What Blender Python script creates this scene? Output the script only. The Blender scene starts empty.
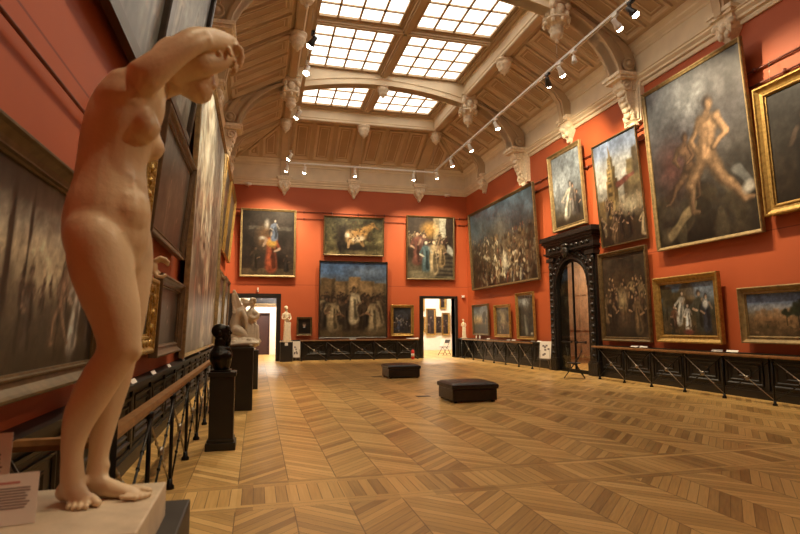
import bpy, bmesh, math, random
import numpy as np
from mathutils import Vector, Matrix
R = math.radians
PI = math.pi
scene = bpy.context.scene
COL = scene.collection
random.seed(7)

# ------------------------------------------------------------------ helpers
def lin(c):
    c = c / 255.0
    return c / 12.92 if c <= 0.04045 else ((c + 0.055) / 1.055) ** 2.4
def rgb(r, g, b):
    return (lin(r), lin(g), lin(b), 1.0)

def base_mat(name):
    m = bpy.data.materials.new(name)
    m.use_nodes = True
    nt = m.node_tree
    return m, nt, nt.nodes['Principled BSDF']

def mat(name, col, rough=0.5, metal=0.0, var=0.12, scale=6.0, bump=0.0, bscale=40.0, spec=0.5):
    m, nt, b = base_mat(name)
    b.inputs['Roughness'].default_value = rough
    b.inputs['Metallic'].default_value = metal
    b.inputs['Specular IOR Level'].default_value = spec
    tc = nt.nodes.new('ShaderNodeTexCoord')
    n = nt.nodes.new('ShaderNodeTexNoise')
    n.inputs['Scale'].default_value = scale
    n.inputs['Detail'].default_value = 4
    nt.links.new(tc.outputs['Object'], n.inputs['Vector'])
    r = nt.nodes.new('ShaderNodeValToRGB')
    r.color_ramp.elements[0].position = 0.3
    r.color_ramp.elements[1].position = 0.7
    r.color_ramp.elements[0].color = tuple(x * (1 - var) for x in col[:3]) + (1,)
    r.color_ramp.elements[1].color = tuple(min(1, x * (1 + var)) for x in col[:3]) + (1,)
    nt.links.new(n.outputs['Fac'], r.inputs['Fac'])
    nt.links.new(r.outputs['Color'], b.inputs['Base Color'])
    if bump:
        n2 = nt.nodes.new('ShaderNodeTexNoise')
        n2.inputs['Scale'].default_value = bscale
        n2.inputs['Detail'].default_value = 3
        nt.links.new(tc.outputs['Object'], n2.inputs['Vector'])
        bp = nt.nodes.new('ShaderNodeBump')
        bp.inputs['Strength'].default_value = bump
        bp.inputs['Distance'].default_value = 0.02
        nt.links.new(n2.outputs['Fac'], bp.inputs['Height'])
        nt.links.new(bp.outputs['Normal'], b.inputs['Normal'])
    return m

def emit_mat(name, col, strength):
    m, nt, b = base_mat(name)
    b.inputs['Base Color'].default_value = (0.8, 0.8, 0.8, 1)
    b.inputs['Emission Color'].default_value = col
    b.inputs['Emission Strength'].default_value = strength
    return m

class MB:
    """collects shapes into one mesh"""
    def __init__(s):
        s.v = []; s.f = []; s.sm = []
    def add(s, vs, fs, smooth=False):
        o = len(s.v)
        s.v += [tuple(p) for p in vs]
        for f in fs:
            s.f.append([i + o for i in f]); s.sm.append(smooth)
        return s
    def box(s, x0, x1, y0, y1, z0, z1, M=None):
        vs = [Vector((x, y, z)) for z in (z0, z1) for y in (y0, y1) for x in (x0, x1)]
        if M is not None: vs = [M @ v for v in vs]
        return s.add(vs, [(0, 2, 3, 1), (4, 5, 7, 6), (0, 1, 5, 4), (2, 6, 7, 3), (0, 4, 6, 2), (1, 3, 7, 5)])
    def prism(s, poly, axis, t0, t1, smooth=False):
        """poly of 2d points; axis 'y': (x,z), axis 'x': (y,z), axis 'z': (x,y)"""
        def P(p, t):
            return {'y': (p[0], t, p[1]), 'x': (t, p[0], p[1]), 'z': (p[0], p[1], t)}[axis]
        n = len(poly)
        vs = [P(p, t0) for p in poly] + [P(p, t1) for p in poly]
        s.add(vs, [tuple(range(n)), tuple(range(2 * n - 1, n - 1, -1))])
        s.add(vs, [(i, (i + 1) % n, n + (i + 1) % n, n + i) for i in range(n)], smooth)
        return s
    def lathe(s, prof, c=(0, 0, 0), seg=20, M=None, sq=False):
        vs = []; fs = []
        n = len(prof)
        for r, z in prof:
            for k in range(seg):
                a = 2 * PI * k / seg + (PI / seg if sq else 0)
                v = Vector((r * math.cos(a), r * math.sin(a), z))
                if M is not None: v = M @ v
                vs.append(v + Vector(c))
        for i in range(n - 1):
            for k in range(seg):
                k2 = (k + 1) % seg
                fs.append((i * seg + k, i * seg + k2, (i + 1) * seg + k2, (i + 1) * seg + k))
        fs.append(tuple(range(seg - 1, -1, -1)))
        fs.append(tuple((n - 1) * seg + k for k in range(seg)))
        return s.add(vs, fs, not sq)
    def tube(s, pts, r, seg=8, closed=False):
        pts = [Vector(p) for p in pts]
        n = len(pts); vs = []; fs = []
        for i, p in enumerate(pts):
            t = (pts[min(i + 1, n - 1)] - pts[max(i - 1, 0)]).normalized()
            up = Vector((0, 0, 1)) if abs(t.z) < 0.9 else Vector((0, 1, 0))
            a = t.cross(up).normalized(); b = t.cross(a)
            rr = r[i] if isinstance(r, (list, tuple)) else r
            for k in range(seg):
                q = 2 * PI * k / seg
                vs.append(p + a * (rr * math.cos(q)) + b * (rr * math.sin(q)))
        for i in range(n - 1):
            for k in range(seg):
                k2 = (k + 1) % seg
                fs.append((i * seg + k, i * seg + k2, (i + 1) * seg + k2, (i + 1) * seg + k))
        fs.append(tuple(range(seg - 1, -1, -1)))
        fs.append(tuple((n - 1) * seg + k for k in range(seg)))
        return s.add(vs, fs, True)
    def ell(s, c, r, seg=16, M=None):
        vs = []; fs = []
        m = seg // 2
        for i in range(1, m):
            th = PI * i / m
            for k in range(seg):
                ph = 2 * PI * k / seg
                v = Vector((r[0] * math.sin(th) * math.cos(ph), r[1] * math.sin(th) * math.sin(ph), r[2] * math.cos(th)))
                if M is not None: v = M @ v
                vs.append(v + Vector(c))
        t = Vector((0, 0, r[2])); b = -t
        if M is not None: t = M @ t; b = M @ b
        vs += [t + Vector(c), b + Vector(c)]
        for i in range(m - 2):
            for k in range(seg):
                k2 = (k + 1) % seg
                fs.append((i * seg + k, (i + 1) * seg + k, (i + 1) * seg + k2, i * seg + k2))
        T = len(vs) - 2
        for k in range(seg):
            fs.append((T, k, (k + 1) % seg))
            fs.append((T + 1, (m - 2) * seg + (k + 1) % seg, (m - 2) * seg + k))
        return s.add(vs, fs, True)
    def loft(s, secs, seg=20):
        """secs: (x, y, z, r_inplane, r_depth) ; tangent in the xz plane, depth along y"""
        n = len(secs); vs = []; fs = []
        # refine with catmull-rom
        pts = [np.array(q, float) for q in secs]
        out = []
        for i in range(n - 1):
            p0 = pts[max(i - 1, 0)]; p1 = pts[i]; p2 = pts[i + 1]; p3 = pts[min(i + 2, n - 1)]
            for k in range(4):
                t = k / 4
                out.append(0.5 * ((2 * p1) + (-p0 + p2) * t + (2 * p0 - 5 * p1 + 4 * p2 - p3) * t * t + (-p0 + 3 * p1 - 3 * p2 + p3) * t ** 3))
        out.append(pts[-1])
        # rounded ends
        n = len(out)
        rings = []
        for i, q in enumerate(out):
            a = out[max(i - 1, 0)]; b = out[min(i + 1, n - 1)]
            t = Vector((b[0] - a[0], 0, b[2] - a[2]))
            t = t.normalized() if t.length > 1e-6 else Vector((0, 0, 1))
            rings.append((Vector(q[:3]), t, max(q[3], .002), max(q[4], .002)))
        full = []
        c, t, r1, r2 = rings[0]
        for k in (0.25, 0.65, 0.9):
            w = math.sin(k * PI / 2)
            full.append((c - t * (math.cos(k * PI / 2) * r1 * .7), t, r1 * w, r2 * w))
        full += rings
        c, t, r1, r2 = rings[-1]
        for k in (0.9, 0.65, 0.25):
            w = math.sin(k * PI / 2)
            full.append((c + t * (math.cos(k * PI / 2) * r1 * .7), t, r1 * w, r2 * w))
        for c, t, r1, r2 in full:
            a = Vector((t.z, 0, -t.x))
            for k in range(seg):
                q = 2 * PI * k / seg
                vs.append(c + a * (r1 * math.cos(q)) + Vector((0, 1, 0)) * (r2 * math.sin(q)))
        m = len(full)
        for i in range(m - 1):
            for k in range(seg):
                k2 = (k + 1) % seg
                fs.append((i * seg + k, i * seg + k2, (i + 1) * seg + k2, (i + 1) * seg + k))
        fs.append(tuple(range(seg - 1, -1, -1)))
        fs.append(tuple((m - 1) * seg + k for k in range(seg)))
        return s.add(vs, fs, True)
    def rings(s, loops, close_first=False, close_last=False, smooth=False):
        n = len(loops[0]); vs = []; fs = []
        for l in loops: vs += l
        for i in range(len(loops) - 1):
            for k in range(n):
                k2 = (k + 1) % n
                fs.append((i * n + k, i * n + k2, (i + 1) * n + k2, (i + 1) * n + k))
        if close_first: fs.append(tuple(range(n - 1, -1, -1)))
        if close_last: fs.append(tuple((len(loops) - 1) * n + k for k in range(n)))
        return s.add(vs, fs, smooth)
    def build(s, name, m, parent=None, kind=None, bevel=0.0, recalc=True):
        me = bpy.data.meshes.new(name)
        me.from_pydata(s.v, [], s.f)
        me.polygons.foreach_set('use_smooth', s.sm)
        if recalc:
            bm = bmesh.new(); bm.from_mesh(me)
            bmesh.ops.recalc_face_normals(bm, faces=bm.faces)
            bm.to_mesh(me); bm.free()
        me.materials.append(m)
        o = bpy.data.objects.new(name, me)
        COL.objects.link(o)
        if parent is not None: o.parent = parent
        if kind: o['kind'] = kind
        if bevel:
            md = o.modifiers.new('bevel', 'BEVEL'); md.width = bevel; md.segments = 2; md.limit_method = 'ANGLE'
        return o
    def remesh(s, name, m, parent, voxel, smooth=6, floor=None):
        """one continuous skin around everything collected"""
        o = s.build(name + '_raw', m)
        a = o.modifiers.new('r', 'REMESH'); a.mode = 'VOXEL'; a.voxel_size = voxel; a.use_smooth_shade = True
        b = o.modifiers.new('s', 'SMOOTH'); b.factor = 0.5; b.iterations = smooth
        dg = bpy.context.evaluated_depsgraph_get()
        dg.update()
        me = bpy.data.meshes.new_from_object(o.evaluated_get(dg))
        me.name = name
        if floor is not None:
            for v in me.vertices:
                if v.co.z < floor: v.co.z = floor
        raw = o.data
        bpy.data.objects.remove(o); bpy.data.meshes.remove(raw)
        me.polygons.foreach_set('use_smooth', [True] * len(me.polygons))
        o = bpy.data.objects.new(name, me); COL.objects.link(o)
        if parent is not None: o.parent = parent
        return o

def tag(o, label, cat, group=None):
    o['label'] = label; o['category'] = cat
    if group: o['group'] = group
    return o
def thing(name, label, cat, loc=(0, 0, 0), rz=0.0, group=None, rx=0.0):
    o = bpy.data.objects.new(name, None)
    o.empty_display_size = 0.1
    COL.objects.link(o)
    o.location = loc; o.rotation_euler = (rx, 0, rz)
    return tag(o, label, cat, group)
def clone(o, parent=None):
    c = o.copy(); COL.objects.link(c)
    if parent is not None: c.parent = parent
    for ch in list(o.children):
        clone(ch, c)
    return c

# ------------------------------------------------------------------ materials
def wall_red():
    m, nt, b = base_mat('red_wall_cloth')
    g = nt.nodes.new('ShaderNodeNewGeometry')
    sep = nt.nodes.new('ShaderNodeSeparateXYZ')
    nt.links.new(g.outputs['Position'], sep.inputs[0])
    n = nt.nodes.new('ShaderNodeTexNoise'); n.inputs['Scale'].default_value = 0.7; n.inputs['Detail'].default_value = 5
    nt.links.new(g.outputs['Position'], n.inputs['Vector'])
    r = nt.nodes.new('ShaderNodeValToRGB')
    r.color_ramp.elements[0].position = .3; r.color_ramp.elements[1].position = .7
    r.color_ramp.elements[0].color = (.41, .080, .021, 1); r.color_ramp.elements[1].color = (.46, .094, .025, 1)
    nt.links.new(n.outputs['Fac'], r.inputs['Fac'])
    def seam(axis, period, off, w):
        a = nt.nodes.new('ShaderNodeMath'); a.operation = 'ADD'; a.inputs[1].default_value = off
        nt.links.new(sep.outputs[axis], a.inputs[0])
        d = nt.nodes.new('ShaderNodeMath'); d.operation = 'PINGPONG'; d.inputs[1].default_value = period / 2
        nt.links.new(a.outputs[0], d.inputs[0])
        l = nt.nodes.new('ShaderNodeMath'); l.operation = 'LESS_THAN'; l.inputs[1].default_value = w
        nt.links.new(d.outputs[0], l.inputs[0]); return l
    s1 = seam('Z', 40.0, -3.62, .012)
    mx = nt.nodes.new('ShaderNodeMixRGB'); mx.blend_type = 'MULTIPLY'
    mx.inputs['Color2'].default_value = (.55, .45, .45, 1)
    nt.links.new(s1.outputs[0], mx.inputs['Fac'])
    nt.links.new(r.outputs['Color'], mx.inputs['Color1'])
    nt.links.new(mx.outputs['Color'], b.inputs['Base Color'])
    b.inputs['Roughness'].default_value = .62
    return m

def parquet():
    m, nt, b = base_mat('oak_chevron_parquet')
    N = nt.nodes.new; L = nt.links.new
    def math_(op, a, bb=None, c=None):
        n = N('ShaderNodeMath'); n.operation = op
        for i, v in enumerate((a, bb, c)):
            if v is None: continue
            if isinstance(v, (int, float)): n.inputs[i].default_value = v
            else: L(v, n.inputs[i])
        return n.outputs[0]
    g = N('ShaderNodeNewGeometry'); sep = N('ShaderNodeSeparateXYZ')
    L(g.outputs['Position'], sep.inputs[0])
    X, Y = sep.outputs['X'], sep.outputs['Y']
    W = 0.502; BW = 0.088
    u = math_('DIVIDE', math_('SUBTRACT', X, -0.15 - 20 * W), W)
    ci = math_('FLOOR', u); fu = math_('SUBTRACT', u, ci)
    par = math_('MODULO', ci, 2)
    tri = math_('ABSOLUTE', math_('SUBTRACT', par, fu))      # rises in one column, falls in the next
    t = math_('DIVIDE', math_('SUBTRACT', Y, math_('MULTIPLY', tri, W * 1.0)), BW * 1.41)
    bi = math_('FLOOR', t); fb = math_('SUBTRACT', t, bi)
    # transverse band
    band = math_('MULTIPLY', math_('GREATER_THAN', Y, 5.38), math_('LESS_THAN', Y, 5.92))
    bord = math_('MULTIPLY', math_('GREATER_THAN', Y, 5.20), math_('LESS_THAN', Y, 6.10))
    bt = math_('DIVIDE', X, 0.105); bbi = math_('FLOOR', bt); bfb = math_('SUBTRACT', bt, bbi)
    ot = math_('DIVIDE', Y, 0.09); obi = math_('FLOOR', ot); ofb = math_('SUBTRACT', ot, obi)
    def mixv(f, a, c):
        n = N('ShaderNodeMix'); n.data_type = 'FLOAT'
        L(f, n.inputs['Factor'])
        for k, v in (('A', a), ('B', c)):
            if isinstance(v, (int, float)): n.inputs[k].default_value = v
            else: L(v, n.inputs[k])
        return n.outputs['Result']
    ox = math_('FLOOR', math_('DIVIDE', X, 1.7))
    idx = mixv(band, mixv(bord, ci, math_('ADD', ox, 300.0)), 500.0)
    idy = mixv(band, mixv(bord, bi, obi), bbi)
    fr = mixv(band, mixv(bord, fb, ofb), bfb)
    gap = math_('LESS_THAN', math_('PINGPONG', fr, 0.5), 0.03)
    colgap = math_('MULTIPLY', math_('LESS_THAN', math_('PINGPONG', fu, 0.5), 0.009), math_('SUBTRACT', 1.0, bord))
    gapall = math_('MAXIMUM', gap, colgap)
    cmb = N('ShaderNodeCombineXYZ'); L(idx, cmb.inputs[0]); L(idy, cmb.inputs[1])
    wn = N('ShaderNodeTexWhiteNoise'); wn.noise_dimensions = '3D'; L(cmb.outputs[0], wn.inputs['Vector'])
    # grain along the board: stretched noise on board coordinates
    gv = N('ShaderNodeCombineXYZ')
    L(mixv(bord, u, math_('MULTIPLY', Y, 1.0)), gv.inputs[0]); L(math_('MULTIPLY', math_('ADD', idy, fr), 2.2), gv.inputs[1]); L(wn.outputs['Value'], gv.inputs[2])
    gn = N('ShaderNodeTexNoise'); gn.inputs['Scale'].default_value = 2.5; gn.inputs['Detail'].default_value = 5
    L(gv.outputs[0], gn.inputs['Vector'])
    # large worn patches
    big = N('ShaderNodeTexNoise'); big.inputs['Scale'].default_value = 0.45; big.inputs['Detail'].default_value = 3
    L(g.outputs['Position'], big.inputs['Vector'])
    fac = math_('ADD', math_('ADD', math_('MULTIPLY', wn.outputs['Value'], 0.42), math_('MULTIPLY', gn.outputs['Fac'], 0.45)), math_('MULTIPLY', math_('SUBTRACT', big.outputs['Fac'], .5), 0.5))
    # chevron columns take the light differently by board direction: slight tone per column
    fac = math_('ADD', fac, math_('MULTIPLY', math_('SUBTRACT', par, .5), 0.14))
    r = N('ShaderNodeValToRGB')
    e = r.color_ramp.elements
    e[0].position = .08; e[0].color = (.29, .158, .048, 1)
    e[1].position = .95; e[1].color = (.86, .58, .23, 1)
    x = e.new(.5); x.color = (.64, .39, .128, 1)
    L(fac, r.inputs['Fac'])
    mx = N('ShaderNodeMixRGB'); mx.inputs['Color2'].default_value = (.10, .045, .012, 1)
    L(math_('MULTIPLY', gapall, .75), mx.inputs['Fac']); L(r.outputs['Color'], mx.inputs['Color1'])
    L(mx.outputs['Color'], b.inputs['Base Color'])
    rr = math_('ADD', math_('MULTIPLY', gn.outputs['Fac'], .18), .24)
    L(rr, b.inputs['Roughness'])
    b.inputs['Specular IOR Level'].default_value = .4
    bp = N('ShaderNodeBump'); bp.inputs['Strength'].default_value = .25; bp.inputs['Distance'].default_value = .004
    L(math_('SUBTRACT', math_('MULTIPLY', wn.outputs['Value'], .4), gapall), bp.inputs['Height'])
    L(bp.outputs['Normal'], b.inputs['Normal'])
    return m

M = {}
M['red'] = wall_red()
M['floor'] = parquet()
M['ceil'] = mat('tan_ceiling_paint', (.52, .385, .24), .6, var=.08, scale=1.5)
M['panel'] = mat('brown_panel_paint', (.42, .29, .165), .6, var=.08, scale=1.5)
M['mould'] = mat('tan_moulding_paint', (.60, .455, .29), .55, var=.08, scale=2)
M['cream'] = mat('cream_plaster', (.76, .64, .46), .6, var=.07, scale=2)
M['carved'] = mat('cream_carved_plaster', (.78, .66, .49), .6, var=.15, scale=14, bump=.6, bscale=22)
M['glass'] = emit_mat('daylit_frosted_glass', (1, .92, .78, 1), 1.9)
M['black'] = mat('ebonised_wood', (.011, .009, .007), .42, var=.3, scale=8)
M['blackcarve'] = mat('ebonised_carved_wood', (.010, .008, .007), .38, var=.3, scale=10, bump=.9, bscale=18)
M['handrail'] = mat('waxed_oak_handrail', (.26, .125, .045), .35, var=.3, scale=9)
M['iron'] = mat('black_wrought_iron', (.012, .011, .010), .4, metal=.6, var=.2)
M['steel'] = mat('grey_steel_bar', (.34, .30, .24), .35, metal=.8, var=.2)
M['marble'] = mat('warm_white_marble', (.72, .56, .36), .42, var=.06, scale=5, bump=.08, bscale=60)
M['marble2'] = mat('pale_marble', (.76, .66, .50), .5, var=.12, scale=9)
M['base'] = mat('veined_marble_base', (.66, .55, .40), .45, var=.14, scale=9, bump=.1, bscale=30)
M['bronze'] = mat('dark_bronze', (.022, .018, .014), .32, metal=.75, var=.35, scale=12, bump=.25, bscale=25)
M['plinth'] = mat('black_painted_plinth', (.014, .012, .010), .42, var=.2)
M['plinthgrey'] = mat('dark_grey_pedestal', (.030, .026, .022), .5, var=.2)
M['leather'] = mat('black_leather', (.020, .013, .011), .3, var=.3, scale=10, bump=.3, bscale=120)
M['white'] = mat('white_card', (.80, .76, .70), .6, var=.03)
M['ink'] = mat('printed_ink', (.16, .13, .13), .7, var=.1)
M['pink'] = mat('printed_pink', (.55, .22, .20), .7, var=.1)
M['whitemetal'] = mat('white_enamel', (.80, .77, .72), .4, var=.03)
M['blackmetal'] = mat('black_enamel', (.015, .015, .016), .35, var=.1)
M['bulb'] = emit_mat('lit_lamp_glass', (1, .90, .72, 1), 40)
M['dimglass'] = mat('unlit_lamp_glass', (.55, .55, .52), .15, var=.05)
M['whitewall'] = mat('white_room_plaster', (.80, .76, .66), .7, var=.03)
M['gold'] = mat('old_gilt', (.38, .235, .065), .42, metal=.55, var=.3, scale=14, bump=.15, bscale=30)
M['goldorn'] = mat('ornate_gilt', (.40, .25, .065), .38, metal=.6, var=.35, scale=25, bump=1.0, bscale=28)
M['goldpale'] = mat('worn_gilt', (.27, .19, .085), .5, metal=.35, var=.3, scale=10)
M['darkgilt'] = mat('dark_gilt', (.13, .085, .036), .45, metal=.4, var=.3, scale=10)
M['darkframe'] = mat('dark_stained_frame', (.035, .022, .014), .35, var=.3, scale=10)
M['brownframe'] = mat('brown_stained_frame', (.10, .06, .03), .42, var=.3, scale=10)
M['redplastic'] = mat('red_enamel', (.55, .03, .02), .35, var=.05)
M['rod'] = mat('dark_red_picture_rod', (.16, .035, .018), .5, var=.2)
M['wooddoor'] = mat('brown_oak_door', (.20, .125, .075), .45, var=.25, scale=5)
M['darkdoor'] = mat('dark_door_leather', (.035, .012, .010), .5, var=.2)
M['backing'] = mat('picture_backing', (.05, .035, .025), .8)
gm, gnt, gb = base_mat('door_glass')
tb = gnt.nodes.new('ShaderNodeBsdfTransparent'); tb.inputs[0].default_value = (.90, .92, .90, 1)
gl = gnt.nodes.new('ShaderNodeBsdfGlossy'); gl.inputs['Roughness'].default_value = .04
mxs = gnt.nodes.new('ShaderNodeMixShader'); mxs.inputs[0].default_value = .09
gnt.links.new(tb.outputs[0], mxs.inputs[1]); gnt.links.new(gl.outputs[0], mxs.inputs[2])
gnt.links.new(mxs.outputs[0], gnt.nodes['Material Output'].inputs['Surface'])
gnt.nodes.remove(gb)
M['doorglass'] = gm

# ------------------------------------------------------------------ room dimensions (metres)
XL, XR, YN, YB = -1.48, 10.64, -1.0, 27.10
ZC = 9.75
CX = (XL + XR) / 2

# floor ------------------------------------------------------------
MB().box(XL - .3, XR + .3, YN - .3, YB + .3, -.12, 0).build('floor', M['floor'], kind='structure')

# walls ------------------------------------------------------------
DL = (-1.12, .88, 2.98)     # left doorway opening in the back wall x0 x1 z
DR = (8.16, 9.87, 3.02)
b = MB()
y0, y1 = YB, YB + .35
for x0, x1, z0, z1 in ((XL - .3, DL[0], 0, 9.9), (DL[0], DL[1], DL[2], 9.9), (DL[1], DR[0], 0, 9.9), (DR[0], DR[1], DR[2], 9.9), (DR[1], XR + .3, 0, 9.9)):
    b.box(x0, x1, y0, y1, z0, z1)
b.build('wall_back', M['red'], kind='structure')
PY0, PY1, PZ = 15.98, 17.98, 3.95      # portal opening
b = MB()
for a0, a1, z0, z1 in ((YN, PY0, 0, 9.9), (PY0, PY1, PZ, 9.9), (PY1, YB, 0, 9.9)):
    b.box(XR, XR + .3, a0, a1, z0, z1)
b.build('wall_right', M['red'], kind='structure')
MB().box(XL - .3, XL, YN, YB, 0, 9.9).build('wall_left', M['red'], kind='structure')
MB().box(XL - .3, XR + .3, YN - .3, YN, 0, 9.9).build('wall_near', M['red'], kind='structure')

def rect(d, z, x0=XL, x1=XR, ya=YN, yb=YB):
    return [(x0 + d, ya + d, z), (x1 - d, ya + d, z), (x1 - d, yb - d, z), (x0 + d, yb - d, z)]

# cornice and frieze
prof = [(.0, 8.44), (.05, 8.44), (.07, 8.50), (.07, 8.54), (.13, 8.57), (.13, 8.63), (.20, 8.70), (.20, 8.75), (.23, 8.77), (.23, 8.80),
        (.10, 8.84), (.09, 9.42), (.12, 9.44), (.12, 9.50), (.20, 9.58), (.20, 9.63), (.27, 9.70), (.30, 9.74), (.30, 9.80), (0, 9.90)]
MB().rings([rect(d, z) for d, z in prof]).build('trim_1', M['cream'], kind='structure')

# ceiling slopes -----------------------------------------------------
S0, SZ0 = .29, 9.75            # foot of the slope: inset from the wall and height
SW, SZ1 = 2.40, 10.92          # inset of the head of the slope and its height
YA = YN + SW + .3; YE = YB - 2.65
XA, XB = XL + 2.40, XR - 2.40
def slope(side, a, bb, h=0.0):
    """a runs along the wall, bb 0..1 up the slope, h into the room"""
    if side in 'LR':
        run = SW - S0; dz = SZ1 - SZ0; L_ = math.hypot(run, dz)
        d = S0 + bb * run - h * dz / L_ * -1; z = SZ0 + bb * dz - h * run / L_
        return (XR - d, a, z) if side == 'R' else (XL + d, a, z)
    run = (2.65 if side == 'B' else SW + .3) - S0; dz = SZ1 - SZ0; L_ = math.hypot(run, dz)
    d = S0 + bb * run + h * dz / L_; z = SZ0 + bb * dz - h * run / L_
    return (a, YB - d, z) if side == 'B' else (a, YN + d, z)
b = MB()
o_ = rect(S0, SZ0); i_ = [(XA, YA, SZ1), (XB, YA, SZ1), (XB, YE, SZ1), (XA, YE, SZ1)]
b.rings([[(p[0], p[1], p[2]) for p in o_], i_])
b.rings([[(p[0], p[1], p[2] + .25) for p in o_], [(p[0], p[1], p[2] + .25) for p in i_]])
b.build('ceiling', M['ceil'], kind='structure', recalc=False)

def inset_poly(poly, t):
    n = len(poly); out = []
    cx = sum(p[0] for p in poly) / n; cy = sum(p[1] for p in poly) / n
    for i in range(n):
        p = Vector(poly[i]); q0 = Vector(poly[i - 1]); q1 = Vector(poly[(i + 1) % n])
        e0 = (p - q0).normalized(); e1 = (q1 - p).normalized()
        n0 = Vector((-e0.y, e0.x)); n1 = Vector((-e1.y, e1.x))
        if n0.dot(Vector((cx, cy)) - p) < 0: n0 = -n0
        if n1.dot(Vector((cx, cy)) - p) < 0: n1 = -n1
        k = n0 + n1
        k = k / max(k.dot(n0), .2)
        out.append(p + k * t)
    return out
SL = math.hypot(SW - S0, SZ1 - SZ0)
mb_m = MB(); mb_p = MB()
def coffer(side, poly):
    """poly in (a, b*length) metres"""
    def lp(t, h):
        return [slope(side, q.x, q.y / SL, h) for q in inset_poly(poly, t)]
    mb_m.rings([lp(0, -.01), lp(0, .075), lp(.05, .075), lp(.075, .045), (lp(.11, .035)), lp(.135, .004)])
    q = lp(.135, .012); mb_p.add(q, [tuple(range(len(q)))])
    mb_m.rings([lp(.20, .0), lp(.20, .03), lp(.235, .03), lp(.235, .0)])
def bay(side, a0, a1, n=3, lo=.14, hi=None):
    hi = SL - .16 if hi is None else hi
    w = (a1 - a0) / n
    for k in range(n):
        coffer(side, [(a0 + k * w + .10, lo), (a0 + (k + 1) * w - .10, lo), (a0 + (k + 1) * w - .10, hi), (a0 + k * w + .10, hi)])
MAIN = [20.3, 13.4, 6.5]
MINOR = [YE, 16.85, 9.95, 3.4]
ys = sorted([YA + .2] + MAIN + MINOR)
for side in 'LR':
    for a0, a1 in zip(ys[:-1], ys[1:]):
        if a1 - a0 > 2.5: bay(side, a0 + .22, a1 - .22)
        else: bay(side, a0 + .22, a1 - .22, 2)
    foot = YB - S0
    def bh(y): return (foot - y) / (foot - YE) * SL
    for y0_, y1_ in ((YE + .28, YE + 1.0), (YE + 1.12, YE + 1.72)):
        coffer(side, [(y0_, .14), (y1_, .14), (y1_, max(bh(y1_) - .22, .24)), (y0_, bh(y0_) - .22)])
XRIB = [XA + .22, CX, XB - .22]
for k in range(2): bay('B', XRIB[k] + .22, XRIB[k + 1] - .22)
for sgn, xr, xw in ((-1, XA, XL + S0), (1, XB, XR - S0)):
    def bh2(x): return abs(xw - x) / abs(xw - xr) * SL
    for d0, d1 in ((.12, .86), (1.0, 1.5)):
        xa, xb = xr + sgn * d0, xr + sgn * d1
        coffer('B', [(xa, .14), (xb, .14), (xb, max(bh2(xb) - .22, .24)), (xa, bh2(xa) - .22)])
for k in range(2): bay('N', XRIB[k] + .22, XRIB[k + 1] - .22)
mb_m.build('ceiling_moulding', M['mould'], kind='structure', recalc=False)
mb_p.build('ceiling_panel', M['panel'], kind='structure', recalc=False)

# ribs ---------------------------------------------------------------
def mirror(poly): return [(2 * CX - x, z) for x, z in poly]
inner = [(8.10, 10.58), (8.48, 10.47), (8.85, 10.28), (9.18, 10.05), (9.48, 9.75), (9.70, 9.45), (9.87, 9.12), (9.95, 8.84)]
outer = [(10.60, 8.84), (10.58, 9.2), (10.45, 9.66), (10.3, 9.86), (9.9, 10.12), (9.3, 10.46), (8.2, 11.0), (8.1, 11.0)]
flange = [(x + .02, z - .0) for x, z in inner]
def rib_main(y, left):
    f = mirror if left else (lambda q: q)
    m = MB()
    m.prism(f(inner + outer), 'y', y - .17, y + .17)
    m.prism(f(inner + [(x + .07, z + .09) for x, z in reversed(inner)]), 'y', y - .27, y + .27)
    up = [(8.2, 10.78), (9.25, 10.28), (9.75, 9.95), (10.1, 9.55), (10.25, 9.2)]
    m.prism(f(up + [(x + .12, z + .1) for x, z in reversed(up)]), 'y', y - .25, y + .25)
    vx = 10.27 if not left else 2 * CX - 10.27
    Mx = Matrix.Rotation(PI / 2, 3, 'X')
    for s_ in (-1, 1):
        m.lathe([(.20, -.03), (.20, .03), (.15, .05), (.15, .02), (.09, .02), (.09, .07), (.03, .09)], (vx, y + s_ * .24, 9.12), 18, Mx @ Matrix.Scale(-s_, 3, (0, 0, 1)))
    return m.build('ceiling_rib', M['ceil'], kind='structure')
mi = [(8.25, 10.82), (9.5, 10.1), (9.95, 9.80), (10.2, 9.45), (10.28, 9.0), (10.28, 8.8)]
mo = [(10.58, 8.8), (10.55, 9.6), (10.38, 9.82), (8.25, 11.0)]
def rib_minor(y, left):
    f = mirror if left else (lambda q: q)
    m = MB().prism(f(mi + mo), 'y', y - .17, y + .17)
    m.prism(f([(x - .04, z - .04) for x, z in mi] + [(x + .05, z + .05) for x, z in reversed(mi)]), 'y', y - .10, y + .10)
    return m.build('ceiling_rib', M['ceil'], kind='structure')
for y in MAIN:
    for l in (0, 1): rib_main(y, l)
for y in MINOR:
    for l in (0, 1): rib_minor(y, l)
for x in XRIB:
    m = MB()
    q = [slope('B', x, t, .10) for t in (0, 1)]
    p = [(q[0][1], q[0][2]), (q[1][1], q[1][2]), (q[1][1], q[1][2] + .14), (q[0][1], q[0][2] + .14), (YB - .02, 9.75), (YB - .02, 8.85), (q[0][1] + .06, 8.85)]
    m.prism(p, 'x', x - .2, x + .2)
    m.build('ceiling_rib', M['ceil'], kind='structure')
for (xa, ya, xb, yb) in ((XL + S0, YB - S0, XA, YE), (XR - S0, YB - S0, XB, YE), (XL + S0, YN + S0, XA, YA), (XR - S0, YN + S0, XB, YA)):
    m = MB(); m.tube([(xa, ya, SZ0 - .02), (xb, yb, SZ1 - .02)], .10, 6)
    m.build('ceiling_rib', M['mould'], kind='structure')

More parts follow.
